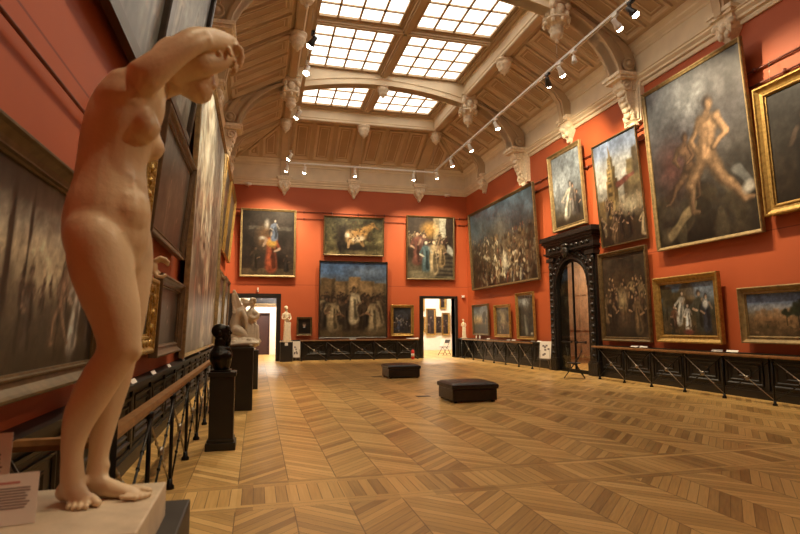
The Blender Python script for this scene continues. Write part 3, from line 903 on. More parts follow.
PROF = {'plain': [(0, 0), (0, .8), (.15, 1), (.4, .95), (.55, .7), (.8, .55), (1, .45), (1, .1)],
        'hollow': [(0, 0), (0, .9), (.08, 1), (.18, 1), (.26, .8), (.5, .5), (.72, .42), (.78, .55), (.86, .55), (.9, .35), (1, .3), (1, .1)],
        'flat': [(0, 0), (0, 1), (.9, 1), (1, .8), (1, .1)]}
SIDE = {'B': (0.0,), 'R': (-PI / 2,), 'L': (PI / 2,)}
def painting(label, side, a0, a1, z0, z1, p, fw, fd, fm, style, fn, seed, n=70, off=.09, wires=False, plane=None, group=None):
    W = a1 - a0; H = math.hypot(z1 - z0, p); rx = math.atan2(p, z1 - z0)
    mid = (a0 + a1) / 2
    loc = {'B': (mid, (plane or YB) - off, z0), 'R': (XR - off, mid, z0), 'L': (XL + off, mid, z0)}[side]
    t = thing('painting', label, 'painting', loc, SIDE[side][0], group, rx)
    def lp(i, y): return [(-W / 2 + i, y, i), (W / 2 - i, y, i), (W / 2 - i, y, H - i), (-W / 2 + i, y, H - i)]
    m = MB().rings([lp(q * fw, -h * fd) for q, h in PROF[style]])
    if style == 'hollow' and fm == 'goldorn':
        step = max(.10, fw * .8)
        for k in range(int(W / step)):
            for zz in (fw * .5, H - fw * .5): m.ell((-W / 2 + fw * .5 + k * step, -fd * .55, zz), (step * .35, fd * .35, fw * .22), 8)
        for k in range(int(H / step)):
            for xx in (-W / 2 + fw * .5, W / 2 - fw * .5): m.ell((xx, -fd * .55, fw * .5 + k * step), (fw * .22, fd * .35, step * .35), 8)
    m.add(lp(0, 0), [(0, 1, 2, 3)])
    m.build('frame', M[fm], t, recalc=True)
    w, h = W - 2 * fw * .97, H - 2 * fw * .97
    P = Paint(w / h, n, seed)
    fn(P)
    P.noise(40, .14, 1); P.noise(14, .16, 3); P.noise(6, .14, 2)
    ny, nx = P.ny + 1, P.nx + 1
    vs = np.stack([P.U * h - w / 2, np.full(P.U.shape, -fd * .16), P.V * h + fw * .97], -1).reshape(-1, 3)
    idx = np.arange(ny * nx).reshape(ny, nx)
    q = np.stack([idx[:-1, :-1], idx[:-1, 1:], idx[1:, 1:], idx[1:, :-1]], -1).reshape(-1, 4)
    me = bpy.data.meshes.new('canvas')
    me.from_pydata(vs.tolist(), [], q.tolist())
    gy = P.C.mean(-1, keepdims=True)
    c = np.clip((gy + (P.C - gy) * .82) * np.array([.84, .90, 1.0]), 0, 255) / 255
    c = np.where(c <= .04045, c / 12.92, ((c + .055) / 1.055) ** 2.4)
    at = me.attributes.new('paint', 'FLOAT_COLOR', 'POINT')
    at.data.foreach_set('color', np.concatenate([c, np.ones(c.shape[:2] + (1,))], -1).astype(np.float32).ravel())
    me.materials.append(M['oil'])
    o = bpy.data.objects.new('canvas', me); COL.objects.link(o); o.parent = t
    if wires:
        for s_ in (-1, 1):
            top = 7.22 - z0 + .02
            MB().tube([(s_ * W * .36, .0, H - .02), (s_ * W * .36, .05, top)], .006, 5).build('hanging_wire', M['steel'], t)
    return t

# --- what is painted on them (plain stand-ins with the colours of the originals; the huge canvas has glare painted in)
BR = [(70, 48, 28), (95, 62, 34), (45, 32, 22), (120, 84, 48), (60, 30, 20)]
def f_redskirt(P):
    P.grad([(0, (62, 44, 28)), (.25, (46, 34, 26)), (1, (52, 42, 34))]).noise(5, .3)
    P.rect(.0, 0, 1, .10, (88, 66, 42)); P.rect(.12, .70, .95, .76, (84, 72, 58), .9); P.rect(.60, .2, .66, .72, (66, 52, 40), .8); P.rect(.22, .2, .27, .72, (60, 46, 34), .8)
    P.blob(.44, .58, .10, .16, (150, 96, 50), .7, .8); P.fig(.25, .10, .36, (58, 44, 30), (120, 84, 56)); P.fig(.86, .08, .26, (40, 32, 26), (90, 66, 46))
    P.fig(.56, .10, .62, (146, 58, 28), (190, 150, 116)); P.blob(.57, .50, .07, .07, (196, 140, 50))
    P.fig(.62, .56, .32, (92, 98, 110), (190, 164, 138)); P.blob(.47, .80, .035, .06, (190, 172, 146), .8, .6); P.blob(.38, .57, .05, .025, (190, 176, 152), .8, .6)
def f_beast(P):
    P.grad([(0, (120, 98, 56)), (.2, (92, 78, 44)), (1, (78, 70, 44))]).noise(6, .4)
    P.strokes(130, 0, 1, 0, 1, .05, [(104, 94, 52), (70, 62, 36), (130, 114, 66), (52, 46, 28)], .6)
    P.blob(.33, .50, .22, .30, (44, 33, 28), .9, .6); P.blob(.48, .18, .36, .12, (34, 27, 23), .9, .5); P.seg(.24, .3, .27, .08, .05, .03, (36, 28, 24))
    P.seg(.45, .46, .62, .56, .17, .16, (190, 132, 64)); P.seg(.62, .58, .82, .82, .12, .07, (196, 136, 62)); P.seg(.82, .82, .92, .72, .03, .015, (150, 104, 50))
    P.seg(.58, .5, .66, .24, .06, .035, (186, 132, 70)); P.seg(.42, .42, .40, .2, .05, .03, (184, 136, 80)); P.seg(.5, .40, .64, .46, .07, .06, (226, 196, 146), .8, .5)
    P.blob(.41, .56, .10, .12, (204, 156, 92)); P.blob(.38, .52, .06, .06, (232, 210, 170)); P.blob(.44, .67, .025, .03, (120, 84, 44))
    P.strokes(60, .40, .84, .3, .9, .03, [(70, 44, 24), (96, 62, 32)], .75); P.blob(.55, .06, .25, .05, (160, 132, 80), .7, .8)
def f_procession(P):
    P.grad([(0, (84, 66, 40)), (.12, (96, 76, 46)), (.22, (50, 40, 28)), (.56, (70, 54, 34)), (.62, (120, 92, 54)), (.70, (100, 104, 100)), (.85, (76, 100, 130)), (1, (66, 92, 126))]).noise(5, .15)
    P.blob(.75, .88, .25, .06, (150, 160, 166), .6, .8)
    for u0, u1, v1, c in ((.0, .22, .78, (128, 94, 54)), (.22, .42, .74, (140, 104, 60)), (.42, .60, .80, (152, 112, 64)), (.60, .82, .75, (140, 104, 60)), (.82, 1, .72, (122, 92, 54))):
        P.rect(u0, .52, u1, v1, c, 1, .02); P.rect(u1 - .05, .52, u1, v1 - .01, [x * .7 for x in c], .8, .02)
    P.crowd(26, .02, .98, .26, .40, .22, .30, [(84, 62, 40), (60, 46, 32), (110, 84, 54), (48, 36, 26)], (110, 78, 50))
    P.crowd(14, .04, .96, .08, .22, .36, .44, [(70, 52, 34), (44, 34, 26), (150, 122, 80), (90, 64, 38), (56, 44, 32)], (120, 84, 54))
    P.fig(.80, .08, .46, (170, 140, 92), (120, 84, 54)); P.fig(.20, .10, .44, (160, 130, 84), (110, 80, 50)); P.fig(.50, .22, .46, (186, 158, 110), (130, 94, 60))
    P.rect(0, 0, 1, .08, (96, 74, 44), .7, .06)
def f_stairs(P):
    P.grad([(0, (120, 104, 70)), (.15, (96, 80, 54)), (.4, (60, 46, 34)), (1, (66, 50, 38))]).noise(5, .25)
    P.rect(.56, .55, .70, 1, (176, 150, 104), .9); P.rect(.70, .5, .84, 1, (206, 190, 150), .9); P.blob(.46, .80, .12, .12, (190, 130, 50), .8, .6)
    for k in range(6): P.rect(.5, .04 + k * .07, 1, .07 + k * .07, (46, 38, 32), .8); P.rect(.5, .07 + k * .07, 1, .11 + k * .07, (90, 76, 56), .7)
    P.seg(.86, .5, 1, .42, .06, .05, (190, 180, 150)); P.seg(.8, .58, .8, .62, .06, .05, (60, 44, 30))
    P.crowd(12, .05, .85, .42, .60, .20, .26, [(84, 46, 34), (60, 44, 34), (120, 90, 58), (70, 42, 32)], (180, 150, 100))
    P.fig(.20, .26, .52, (108, 58, 42)); P.fig(.34, .28, .48, (92, 58, 46)); P.fig(.56, .10, .56, (196, 160, 104), (220, 180, 130)); P.fig(.40, .14, .50, (82, 102, 98), (210, 196, 156)); P.fig(.74, .22, .42, (150, 116, 70)); P.rect(0, 0, .6, .12, (140, 122, 84), .6, .04)
def f_portrait(P):
    P.grad([(0, (18, 14, 12)), (1, (34, 26, 20))]); P.seg(.5, .0, .5, .36, .34, .20, (16, 13, 12)); P.blob(.5, .60, .10, .14, (190, 140, 104)); P.blob(.5, .70, .11, .08, (70, 52, 38)); P.blob(.5, .44, .07, .04, (200, 190, 176))
def f_darkgroup(P):
    P.grad([(0, (54, 48, 44)), (.5, (40, 36, 34)), (1, (58, 58, 62))]).noise(6, .4); P.crowd(9, .1, .9, .08, .4, .3, .4, [(60, 66, 84), (120, 110, 100), (70, 48, 36), (44, 40, 44)], (210, 184, 156)); P.strokes(18, .1, .9, .1, .7, .04, [(190, 170, 150), (60, 66, 90), (40, 34, 30)], .8)
def f_battle(P):
    P.grad([(0, (62, 44, 26)), (.25, (96, 72, 44)), (.5, (92, 72, 48)), (.62, (62, 58, 52)), (.8, (62, 70, 74)), (1, (74, 94, 104))]).noise(4, .3)
    P.blob(.14, .76, .30, .18, (90, 104, 104), .7, .8); P.blob(.50, .66, .22, .14, (110, 96, 74), .6, .8); P.blob(.35, .85, .2, .12, (48, 54, 58), .7, .7); P.blob(.72, .75, .2, .16, (54, 54, 54), .6, .7)
    pal = [(150, 118, 74), (176, 146, 98), (110, 72, 40), (62, 46, 32), (130, 54, 30), (72, 72, 66), (190, 168, 124), (44, 34, 26)]
    P.crowd(90, .0, 1, .34, .62, .05, .08, pal); P.crowd(90, .0, 1, .14, .36, .08, .12, pal); P.crowd(50, .0, 1, .0, .14, .11, .16, pal)
    P.strokes(260, .02, .98, .0, .58, .035, [(214, 190, 140), (150, 110, 64), (60, 40, 24), (40, 30, 22), (120, 90, 56)], .8)
    P.blob(.56, .26, .07, .10, (226, 206, 160), .8, .6); P.blob(.08, .2, .16, .3, (44, 30, 20), .6, .8); P.blob(.95, .2, .14, .3, (56, 36, 20), .6, .8)
def f_sunset(P):
    P.grad([(0, (44, 40, 30)), (.3, (60, 56, 40)), (.42, (170, 126, 66)), (.55, (190, 160, 104)), (.75, (120, 126, 118)), (1, (92, 104, 110))]).noise(5, .12); P.blob(.36, .50, .14, .07, (236, 186, 96), .8, .9); P.tree(.72, .16, .66, (40, 40, 28)); P.tree(.94, .2, .5, (44, 44, 30)); P.blob(.1, .24, .2, .06, (48, 46, 32)); P.strokes(20, 0, 1, 0, .25, .05, [(60, 54, 36), (36, 32, 24)], .6)
def f_golden(P):
    P.grad([(0, (70, 52, 28)), (.3, (104, 76, 38)), (.6, (150, 116, 60)), (1, (110, 96, 62))]).noise(5, .25); P.tree(.22, .2, .7, (72, 58, 30)); P.tree(.86, .2, .6, (66, 52, 28)); P.blob(.52, .55, .2, .18, (206, 176, 110), .7, .9); P.crowd(7, .2, .8, .08, .25, .2, .28, [(120, 60, 36), (90, 70, 44), (170, 140, 90)]) 
def f_gorge(P):
    P.grad([(0, (52, 44, 28)), (.4, (74, 64, 42)), (.7, (110, 108, 90)), (1, (150, 152, 140))]).noise(5, .25); P.strokes(60, 0, .5, .1, .75, .08, [(56, 48, 30), (84, 70, 44), (40, 36, 24)], .7); P.strokes(60, .55, 1, .1, .9, .08, [(50, 46, 30), (70, 60, 38), (36, 32, 22)], .7); P.blob(.45, .82, .2, .12, (206, 200, 180), .6, .9); P.seg(.5, .1, .42, .5, .07, .03, (160, 150, 120), .8); P.blob(.85, .08, .06, .03, (220, 200, 160))
def f_apparition(P):
    P.grad([(0, (52, 42, 30)), (.14, (84, 72, 52)), (.3, (96, 90, 78)), (.6, (128, 130, 124)), (1, (150, 154, 150))]).noise(4, .2); P.blob(.3, .6, .3, .25, (176, 176, 166), .6, .9); P.fig(.42, .10, .50, (196, 180, 146), (210, 180, 150), .4); P.fig(.68, .14, .42, (104, 92, 78)); P.fig(.82, .10, .34, (60, 52, 46)); P.rect(0, 0, 1, .1, (60, 46, 30), .7, .08)
def f_city(P):
    P.grad([(0, (52, 36, 22)), (.25, (70, 52, 32)), (.5, (150, 136, 112)), (.7, (168, 162, 150)), (.85, (124, 132, 146)), (1, (112, 122, 142))]).noise(4, .12)
    P.blob(.15, .62, .3, .14, (206, 190, 160), .7, .9); P.blob(.6, .70, .25, .12, (190, 176, 150), .6, .9)
    for u, v0, v1, w, c in ((.36, .25, .62, .085, (150, 112, 56)), (.36, .6, .74, .062, (164, 126, 66)), (.36, .72, .84, .035, (150, 120, 70))):
        P.rect(u - w / P.asp, v0, u + w / P.asp, v1, c, 1, .01); P.rect(u + w * .3 / P.asp, v0, u + w / P.asp, v1, [x * .6 for x in c], .9, .01)
        for k in range(4): P.rect(u - w * .8 / P.asp, v0 + (v1 - v0) * (k + .2) / 4, u - w * .1 / P.asp, v0 + (v1 - v0) * (k + .6) / 4, [x * .5 for x in c], .8, .01)
    P.seg(.36, .82, .36, .96, .02, .003, (120, 96, 60))
    P.rect(.62, .3, 1.0, .60, (92, 72, 44), 1, .02); P.rect(.72, .5, .98, .74, (110, 88, 52), 1, .02); P.rect(.86, .6, .97, .84, (84, 66, 42), 1, .02); P.rect(.0, .2, .16, .45, (110, 82, 44), 1, .02)
    P.seg(.5, .55, .85, .60, .035, .015, (112, 58, 42)); P.crowd(16, .05, .98, .16, .34, .12, .16, [(90, 62, 38), (60, 44, 30), (140, 104, 66), (44, 32, 24)]); P.blob(.72, .34, .16, .08, (206, 180, 130), .8, .7); P.crowd(12, .02, .98, .02, .14, .18, .24, [(60, 42, 28), (40, 30, 22), (104, 74, 44), (150, 120, 80)])
def f_throne(P):
    P.grad([(0, (56, 38, 22)), (.3, (66, 46, 28)), (.6, (48, 36, 24)), (1, (56, 44, 28))]).noise(5, .35); P.rect(.1, .4, .2, 1, (66, 52, 34), .8); P.rect(.75, .4, .86, 1, (64, 50, 32), .8); P.blob(.5, .5, .25, .2, (130, 90, 44), .7, .9); P.crowd(18, .05, .95, .28, .5, .26, .32, [(104, 74, 40), (72, 50, 30), (150, 116, 66), (50, 36, 24)], (190, 140, 84)); P.crowd(10, .05, .95, .04, .2, .36, .44, [(70, 48, 28), (110, 80, 44), (44, 32, 22), (90, 44, 26)], (180, 130, 80)); P.blob(.45, .45, .08, .10, (214, 176, 110), .7, .7); P.blob(.48, .14, .2, .12, (74, 52, 30), .7, .6)
def f_struggle(P):
    P.grad([(0, (54, 42, 30)), (.2, (66, 54, 40)), (.45, (70, 62, 54)), (.65, (84, 80, 76)), (.85, (92, 90, 88)), (1, (84, 80, 76))]).noise(4, .4)
    P.blob(.35, .62, .22, .14, (112, 110, 112), .6, .9); P.blob(.8, .82, .3, .25, (66, 56, 50), .8, .7); P.blob(.5, .85, .2, .12, (120, 116, 106), .6, .9); P.blob(.18, .56, .18, .16, (52, 42, 38), .8, .6); P.blob(.92, .36, .18, .2, (64, 56, 46), .7, .7)
    P.strokes(40, 0, 1, 0, .3, .07, [(70, 56, 36), (40, 32, 24), (96, 78, 50)], .5); P.blob(.24, .46, .12, .14, (84, 42, 32), .7, .7)
    P.seg(.14, .06, .42, .22, .03, .025, (140, 112, 70)); 
    P.nude(.38, .24, .42, (98, 68, 44), .05, -1); P.nude(.55, .16, .66, (150, 108, 68), .04, 1)
    P.seg(.86, .34, .94, .26, .03, .02, (120, 112, 98)); P.blob(.93, .23, .04, .03, (200, 180, 150))
def f_picnic(P):
    P.grad([(0, (70, 52, 28)), (.22, (96, 72, 40)), (.4, (70, 62, 36)), (.7, (84, 88, 84)), (1, (104, 128, 150))]).noise(5, .2)
    P.tree(.10, .3, .75, (66, 54, 28)); P.tree(.52, .3, .8, (90, 66, 34)); P.tree(.30, .35, .6, (74, 60, 30)); P.blob(.8, .85, .3, .12, (176, 180, 180), .6, .9)
    P.fig(.33, .24, .62, (206, 190, 160), (220, 176, 130), .3); P.fig(.24, .10, .50, (120, 70, 40)); P.fig(.50, .10, .52, (214, 196, 170), (230, 190, 150)); P.fig(.20, .04, .36, (44, 40, 36)); P.fig(.72, .14, .72, (66, 62, 44), (206, 160, 116)); P.fig(.84, .12, .66, (52, 52, 58), (206, 160, 116)); P.blob(.83, .58, .06, .08, (214, 200, 176)); P.blob(.5, .06, .12, .05, (130, 60, 40)); P.strokes(20, 0, 1, 0, .15, .04, [(110, 80, 40), (60, 46, 26)], .6)
def f_ruins(P):
    P.grad([(0, (92, 66, 38)), (.3, (140, 98, 54)), (.5, (150, 116, 76)), (.62, (150, 140, 126)), (.8, (112, 126, 146)), (1, (92, 112, 144))]).noise(5, .15); P.blob(.25, .64, .4, .08, (190, 176, 160), .7, .8)
    for k in range(6): P.rect(.10 + k * .08, .42, .17 + k * .08, .60 + .04 * (k % 2), (196, 140, 84), .8, .03)
    P.rect(.08, .36, .62, .44, (166, 112, 62), .8, .03); P.tree(.64, .22, .62, (40, 44, 26)); P.tree(.50, .26, .40, (48, 50, 30)); P.tree(.84, .25, .6, (42, 44, 26)); P.blob(.2, .2, .3, .08, (74, 58, 34), .7, .8); P.strokes(30, 0, 1, 0, .34, .05, [(110, 80, 46), (60, 48, 28), (150, 108, 60)], .6)
def f_murky(P):
    P.grad([(0, (34, 26, 18)), (1, (40, 36, 32))]).noise(4, .4); P.blob(.1, .6, .2, .2, (70, 60, 46), .6, .9); P.blob(.2, .2, .2, .2, (60, 44, 28), .6, .9); P.fig(.4, .1, .7, (36, 30, 24), (120, 90, 64))
def f_forest(P):
    P.grad([(0, (70, 56, 38)), (.25, (92, 76, 52)), (.42, (140, 118, 82)), (.6, (206, 180, 132)), (.75, (164, 150, 120)), (1, (72, 68, 58))]).noise(5, .2)
    P.blob(.6, .52, .4, .14, (226, 196, 140), .7, .9)
    for u, r in ((.05, .05), (.15, .03), (.38, .035), (.47, .02), (.97, .05), (.70, .012)): P.seg(u, .05, u + .02, 1, r, r * .8, (40, 32, 23))
    P.blob(.1, .9, .4, .2, (40, 37, 29), .8, .6); P.blob(.4, .97, .35, .10, (46, 43, 34), .8, .6)
    P.crowd(9, .45, .9, .30, .4, .13, .17, [(80, 62, 46), (104, 84, 60)], (170, 136, 100)); P.fig(.82, .10, .62, (210, 190, 156), (214, 176, 134), .2); P.nude(.70, .12, .5, (176, 132, 92), .05, 1); P.fig(.52, .10, .46, (78, 62, 46), (170, 132, 96)); P.nude(.14, .06, .62, (140, 104, 74), .05, 1); P.fig(.95, .12, .4, (80, 66, 52), (170, 132, 96))
    P.rect(0, 0, 1, .08, (60, 48, 31), .7, .06)
def f_greygreen(P):
    P.grad([(0, (104, 96, 80)), (.3, (128, 122, 104)), (.7, (122, 124, 114)), (1, (110, 116, 110))]).noise(3, .2); P.strokes(120, 0, 1, 0, 1, .08, [(150, 146, 128), (104, 100, 86), (130, 116, 96), (96, 104, 98)], .45); P.crowd(8, .05, .95, .0, .3, .4, .5, [(120, 110, 90), (140, 120, 96), (96, 92, 82)], (160, 130, 104))
def f_palecanvas(P):
    P.grad([(0, (120, 104, 80)), (1, (150, 146, 132))]).noise(3, .2); P.strokes(70, 0, 1, 0, 1, .07, [(170, 164, 148), (120, 110, 92), (146, 136, 116)], .5); P.crowd(5, .1, .9, 0, .3, .4, .5, [(130, 112, 90), (150, 130, 104)], (170, 140, 110))
def f_browncanvas(P):
    P.grad([(0, (54, 42, 30)), (.5, (84, 70, 52)), (1, (96, 86, 68))]).noise(4, .3); P.strokes(40, 0, 1, 0, 1, .07, [(104, 88, 66), (64, 52, 38), (120, 100, 74)], .5); P.fig(.4, .05, .6, (116, 96, 70), (150, 116, 84)); P.fig(.7, .05, .5, (80, 62, 44), (140, 106, 76))
def f_hugecanvas(P):  # skylight glare is painted into the colours: lifted tones and cream streaks
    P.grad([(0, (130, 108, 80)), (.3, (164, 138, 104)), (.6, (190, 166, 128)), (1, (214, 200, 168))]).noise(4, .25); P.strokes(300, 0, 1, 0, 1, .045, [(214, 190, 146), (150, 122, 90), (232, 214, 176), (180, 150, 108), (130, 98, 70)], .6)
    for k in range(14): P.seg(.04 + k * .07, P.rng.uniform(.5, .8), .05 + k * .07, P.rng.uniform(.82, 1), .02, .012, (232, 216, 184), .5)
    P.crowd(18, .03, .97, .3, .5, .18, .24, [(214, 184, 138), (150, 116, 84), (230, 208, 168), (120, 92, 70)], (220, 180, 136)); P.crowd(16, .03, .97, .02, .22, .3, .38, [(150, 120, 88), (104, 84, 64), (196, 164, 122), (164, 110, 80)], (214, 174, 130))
def f_smallpic(P):
    P.grad([(0, (48, 34, 24)), (1, (70, 54, 40))]).noise(5, .3); P.fig(.5, .06, .7, (60, 40, 32), (190, 150, 120))

# back wall
painting('tall painting of a figure in a red skirt hung upper left on the end wall', 'B', -.87, 1.74, 3.97, 7.24, .14, .10, .10, 'goldpale', 'plain', f_redskirt, 11, 90)
painting('wide painting of an orange beast in olive undergrowth, top middle of the end wall', 'B', 3.07, 6.12, 5.10, 7.06, .10, .07, .08, 'darkgilt', 'plain', f_beast, 12, 90, wires=True)
painting('large square crowd painting with ochre walls and blue sky, centre of end wall', 'B', 2.87, 6.29, 1.03, 4.82, .10, .06, .08, 'darkframe', 'plain', f_procession, 13, 120)
painting('tall painting of robed figures on steps, upper right on the end wall', 'B', 7.28, 9.88, 3.97, 7.26, .12, .08, .09, 'darkgilt', 'plain', f_stairs, 14, 100)
painting('small dark portrait hung just right of the left doorway', 'B', 1.83, 2.57, 1.18, 2.07, .02, .09, .08, 'darkgilt', 'hollow', f_portrait, 15, 40)
painting('small dark group picture in a gold frame just left of the right doorway', 'B', 6.46, 7.65, 1.12, 2.68, .03, .14, .10, 'gold', 'hollow', f_darkgroup, 16, 50)
# right wall
painting('huge battle painting with a stormy sky, beside the far corner of the right wall', 'R', 19.16, 26.0, 3.37, 7.22, .17, .10, .12, 'darkgilt', 'plain', f_battle, 21, 170)
painting('small sunset landscape, leftmost of the three small pictures under the battle painting', 'R', 24.12, 26.10, 1.14, 2.65, .03, .10, .08, 'darkgilt', 'plain', f_sunset, 22, 50)
painting('small golden landscape, middle of the three small pictures under the battle painting', 'R', 21.83, 23.43, 1.10, 2.54, .03, .14, .10, 'gold', 'hollow', f_golden, 23, 50)
painting('upright rocky gorge picture, rightmost of the three small pictures under the battle painting', 'R', 19.66, 21.18, 1.05, 2.95, .04, .12, .10, 'gold', 'hollow', f_gorge, 24, 60)
painting('pale glaring painting of a white robed figure hung above the black portal', 'R', 15.90, 18.02, 4.98, 7.82, .16, .16, .10, 'goldpale', 'hollow', f_apparition, 25, 80)
painting('tall painting of a city tower and crowd, right of the portal top', 'R', 13.02, 15.15, 4.02, 7.28, .24, .03, .06, 'darkgilt', 'flat', f_city, 26, 120)
painting('dark golden crowd scene hung low beside the portal, below the city tower painting', 'R', 13.07, 15.30, 1.13, 3.84, .04, .13, .10, 'darkgilt', 'hollow', f_throne, 27, 90)
painting('largest painting on the right wall with two pale struggling nudes and a grey sky', 'R', 9.38, 12.64, 3.58, 7.98, .26, .09, .10, 'goldpale', 'plain', f_struggle, 28, 150)
painting('group picnicking among trees in a wide bright gold frame, low on the right wall', 'R', 10.63, 12.82, 1.15, 2.86, .05, .20, .12, 'gold', 'hollow', f_picnic, 29, 90)
painting('ruins and dark trees in a gold frame, low at the right edge of the photo', 'R', 7.95, 10.11, 1.20, 2.42, .04, .16, .12, 'goldpale', 'hollow', f_ruins, 30, 80)
painting('murky dark picture in a thick gold frame, high at the right edge of the photo', 'R', 6.9, 9.28, 3.88, 6.68, .10, .24, .14, 'gold', 'hollow', f_murky, 31, 60, wires=True)
# left wall
painting('dim woodland scene with figures, nearest on the left wall behind the nude', 'L', 2.2, 5.34, 1.20, 2.66, .06, .14, .12, 'darkgilt', 'hollow', f_forest, 41, 110)
painting('pale grey green painting in a black frame at the top left', 'L', 3.4, 7.2, 4.42, 7.5, .42, .16, .10, 'darkframe', 'flat', f_greygreen, 42, 80)
painting('pale black framed painting high on the left wall, right of the grey green one', 'L', 7.5, 10.6, 4.95, 8.0, .42, .12, .10, 'darkframe', 'flat', f_palecanvas, 43, 70)
painting('narrow picture in an ornate gold frame showing right of the marble breast', 'L', 5.9, 7.22, 2.80, 3.98, .08, .20, .10, 'goldorn', 'hollow', f_browncanvas, 44, 40)
painting('brown picture in a dark moulded frame directly right of the narrow ornate gold one', 'L', 7.35, 10.5, 2.80, 4.5, .16, .14, .10, 'brownframe', 'hollow', f_browncanvas, 45, 60)
painting('low picture in a broad ornate gold frame above the railing, right of the marble thigh', 'L', 6.0, 7.85, 1.28, 2.22, .04, .24, .10, 'goldorn', 'hollow', f_smallpic, 46, 40)
painting('low dark picture in a brown frame beside the ornate gold one above the railing', 'L', 7.95, 10.35, 1.20, 2.34, .04, .16, .12, 'brownframe', 'hollow', f_smallpic, 47, 40)
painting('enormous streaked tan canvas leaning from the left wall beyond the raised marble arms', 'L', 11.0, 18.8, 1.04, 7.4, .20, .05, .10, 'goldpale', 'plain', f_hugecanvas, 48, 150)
painting('upper dark canvas in a thin gold frame directly beyond the enormous streaked canvas', 'L', 18.95, 22.0, 4.45, 7.3, .24, .08, .10, 'gold', 'plain', f_browncanvas, 49, 50)
painting('upper gold framed canvas at the far end of the left wall', 'L', 22.2, 26.2, 4.5, 7.4, .24, .14, .12, 'gold', 'hollow', f_browncanvas, 50, 50)
painting('lower brown canvas directly beyond the enormous streaked canvas', 'L', 19.1, 22.3, 1.14, 3.5, .10, .08, .10, 'goldpale', 'plain', f_browncanvas, 51, 50)
painting('lower greyish canvas at the far end of the left wall', 'L', 22.6, 25.9, 1.2, 3.6, .10, .08, .10, 'brownframe', 'plain', f_browncanvas, 52, 50)
# rooms beyond
painting('gilt framed dark picture hung high, seen through the left doorway', 'B', -.3, 2.6, 2.85, 4.6, .02, .12, .10, 'darkgilt', 'plain', f_darkgroup, 61, 40, plane=wy)
for k, (a0, a1, z0, z1, lab) in enumerate(((11.05, 11.72, 1.0, 2.80, 'largest gilt framed picture seen through the right doorway'), (10.45, 11.0, 1.2, 2.25, 'small gilt picture at the left edge of the right doorway'),
        (11.76, 12.12, 1.15, 2.25, 'narrow unframed looking picture in the middle of the right doorway view'), (12.17, 12.72, 1.0, 2.5, 'gilt picture right of the narrow one in the right doorway view'),
        (12.02, 12.48, 2.78, 4.2, 'gilt picture hung highest in the middle of the right doorway view'), (12.86, 13.5, 1.05, 2.95, 'gilt picture cut by the right jamb of the right doorway'), (12.9, 13.5, 3.1, 4.2, 'gilt picture hung high at the right jamb of the right doorway'), (10.3, 10.95, 2.6, 4.0, 'gilt picture hung high at the left edge of the right doorway'))):
    painting(lab, 'B', a0, a1, z0, z1, .03, .10 if k != 2 else .03, .10, 'gold' if k != 2 else 'brownframe', 'hollow', f_smallpic, 70 + k, 30, plane=wy2)

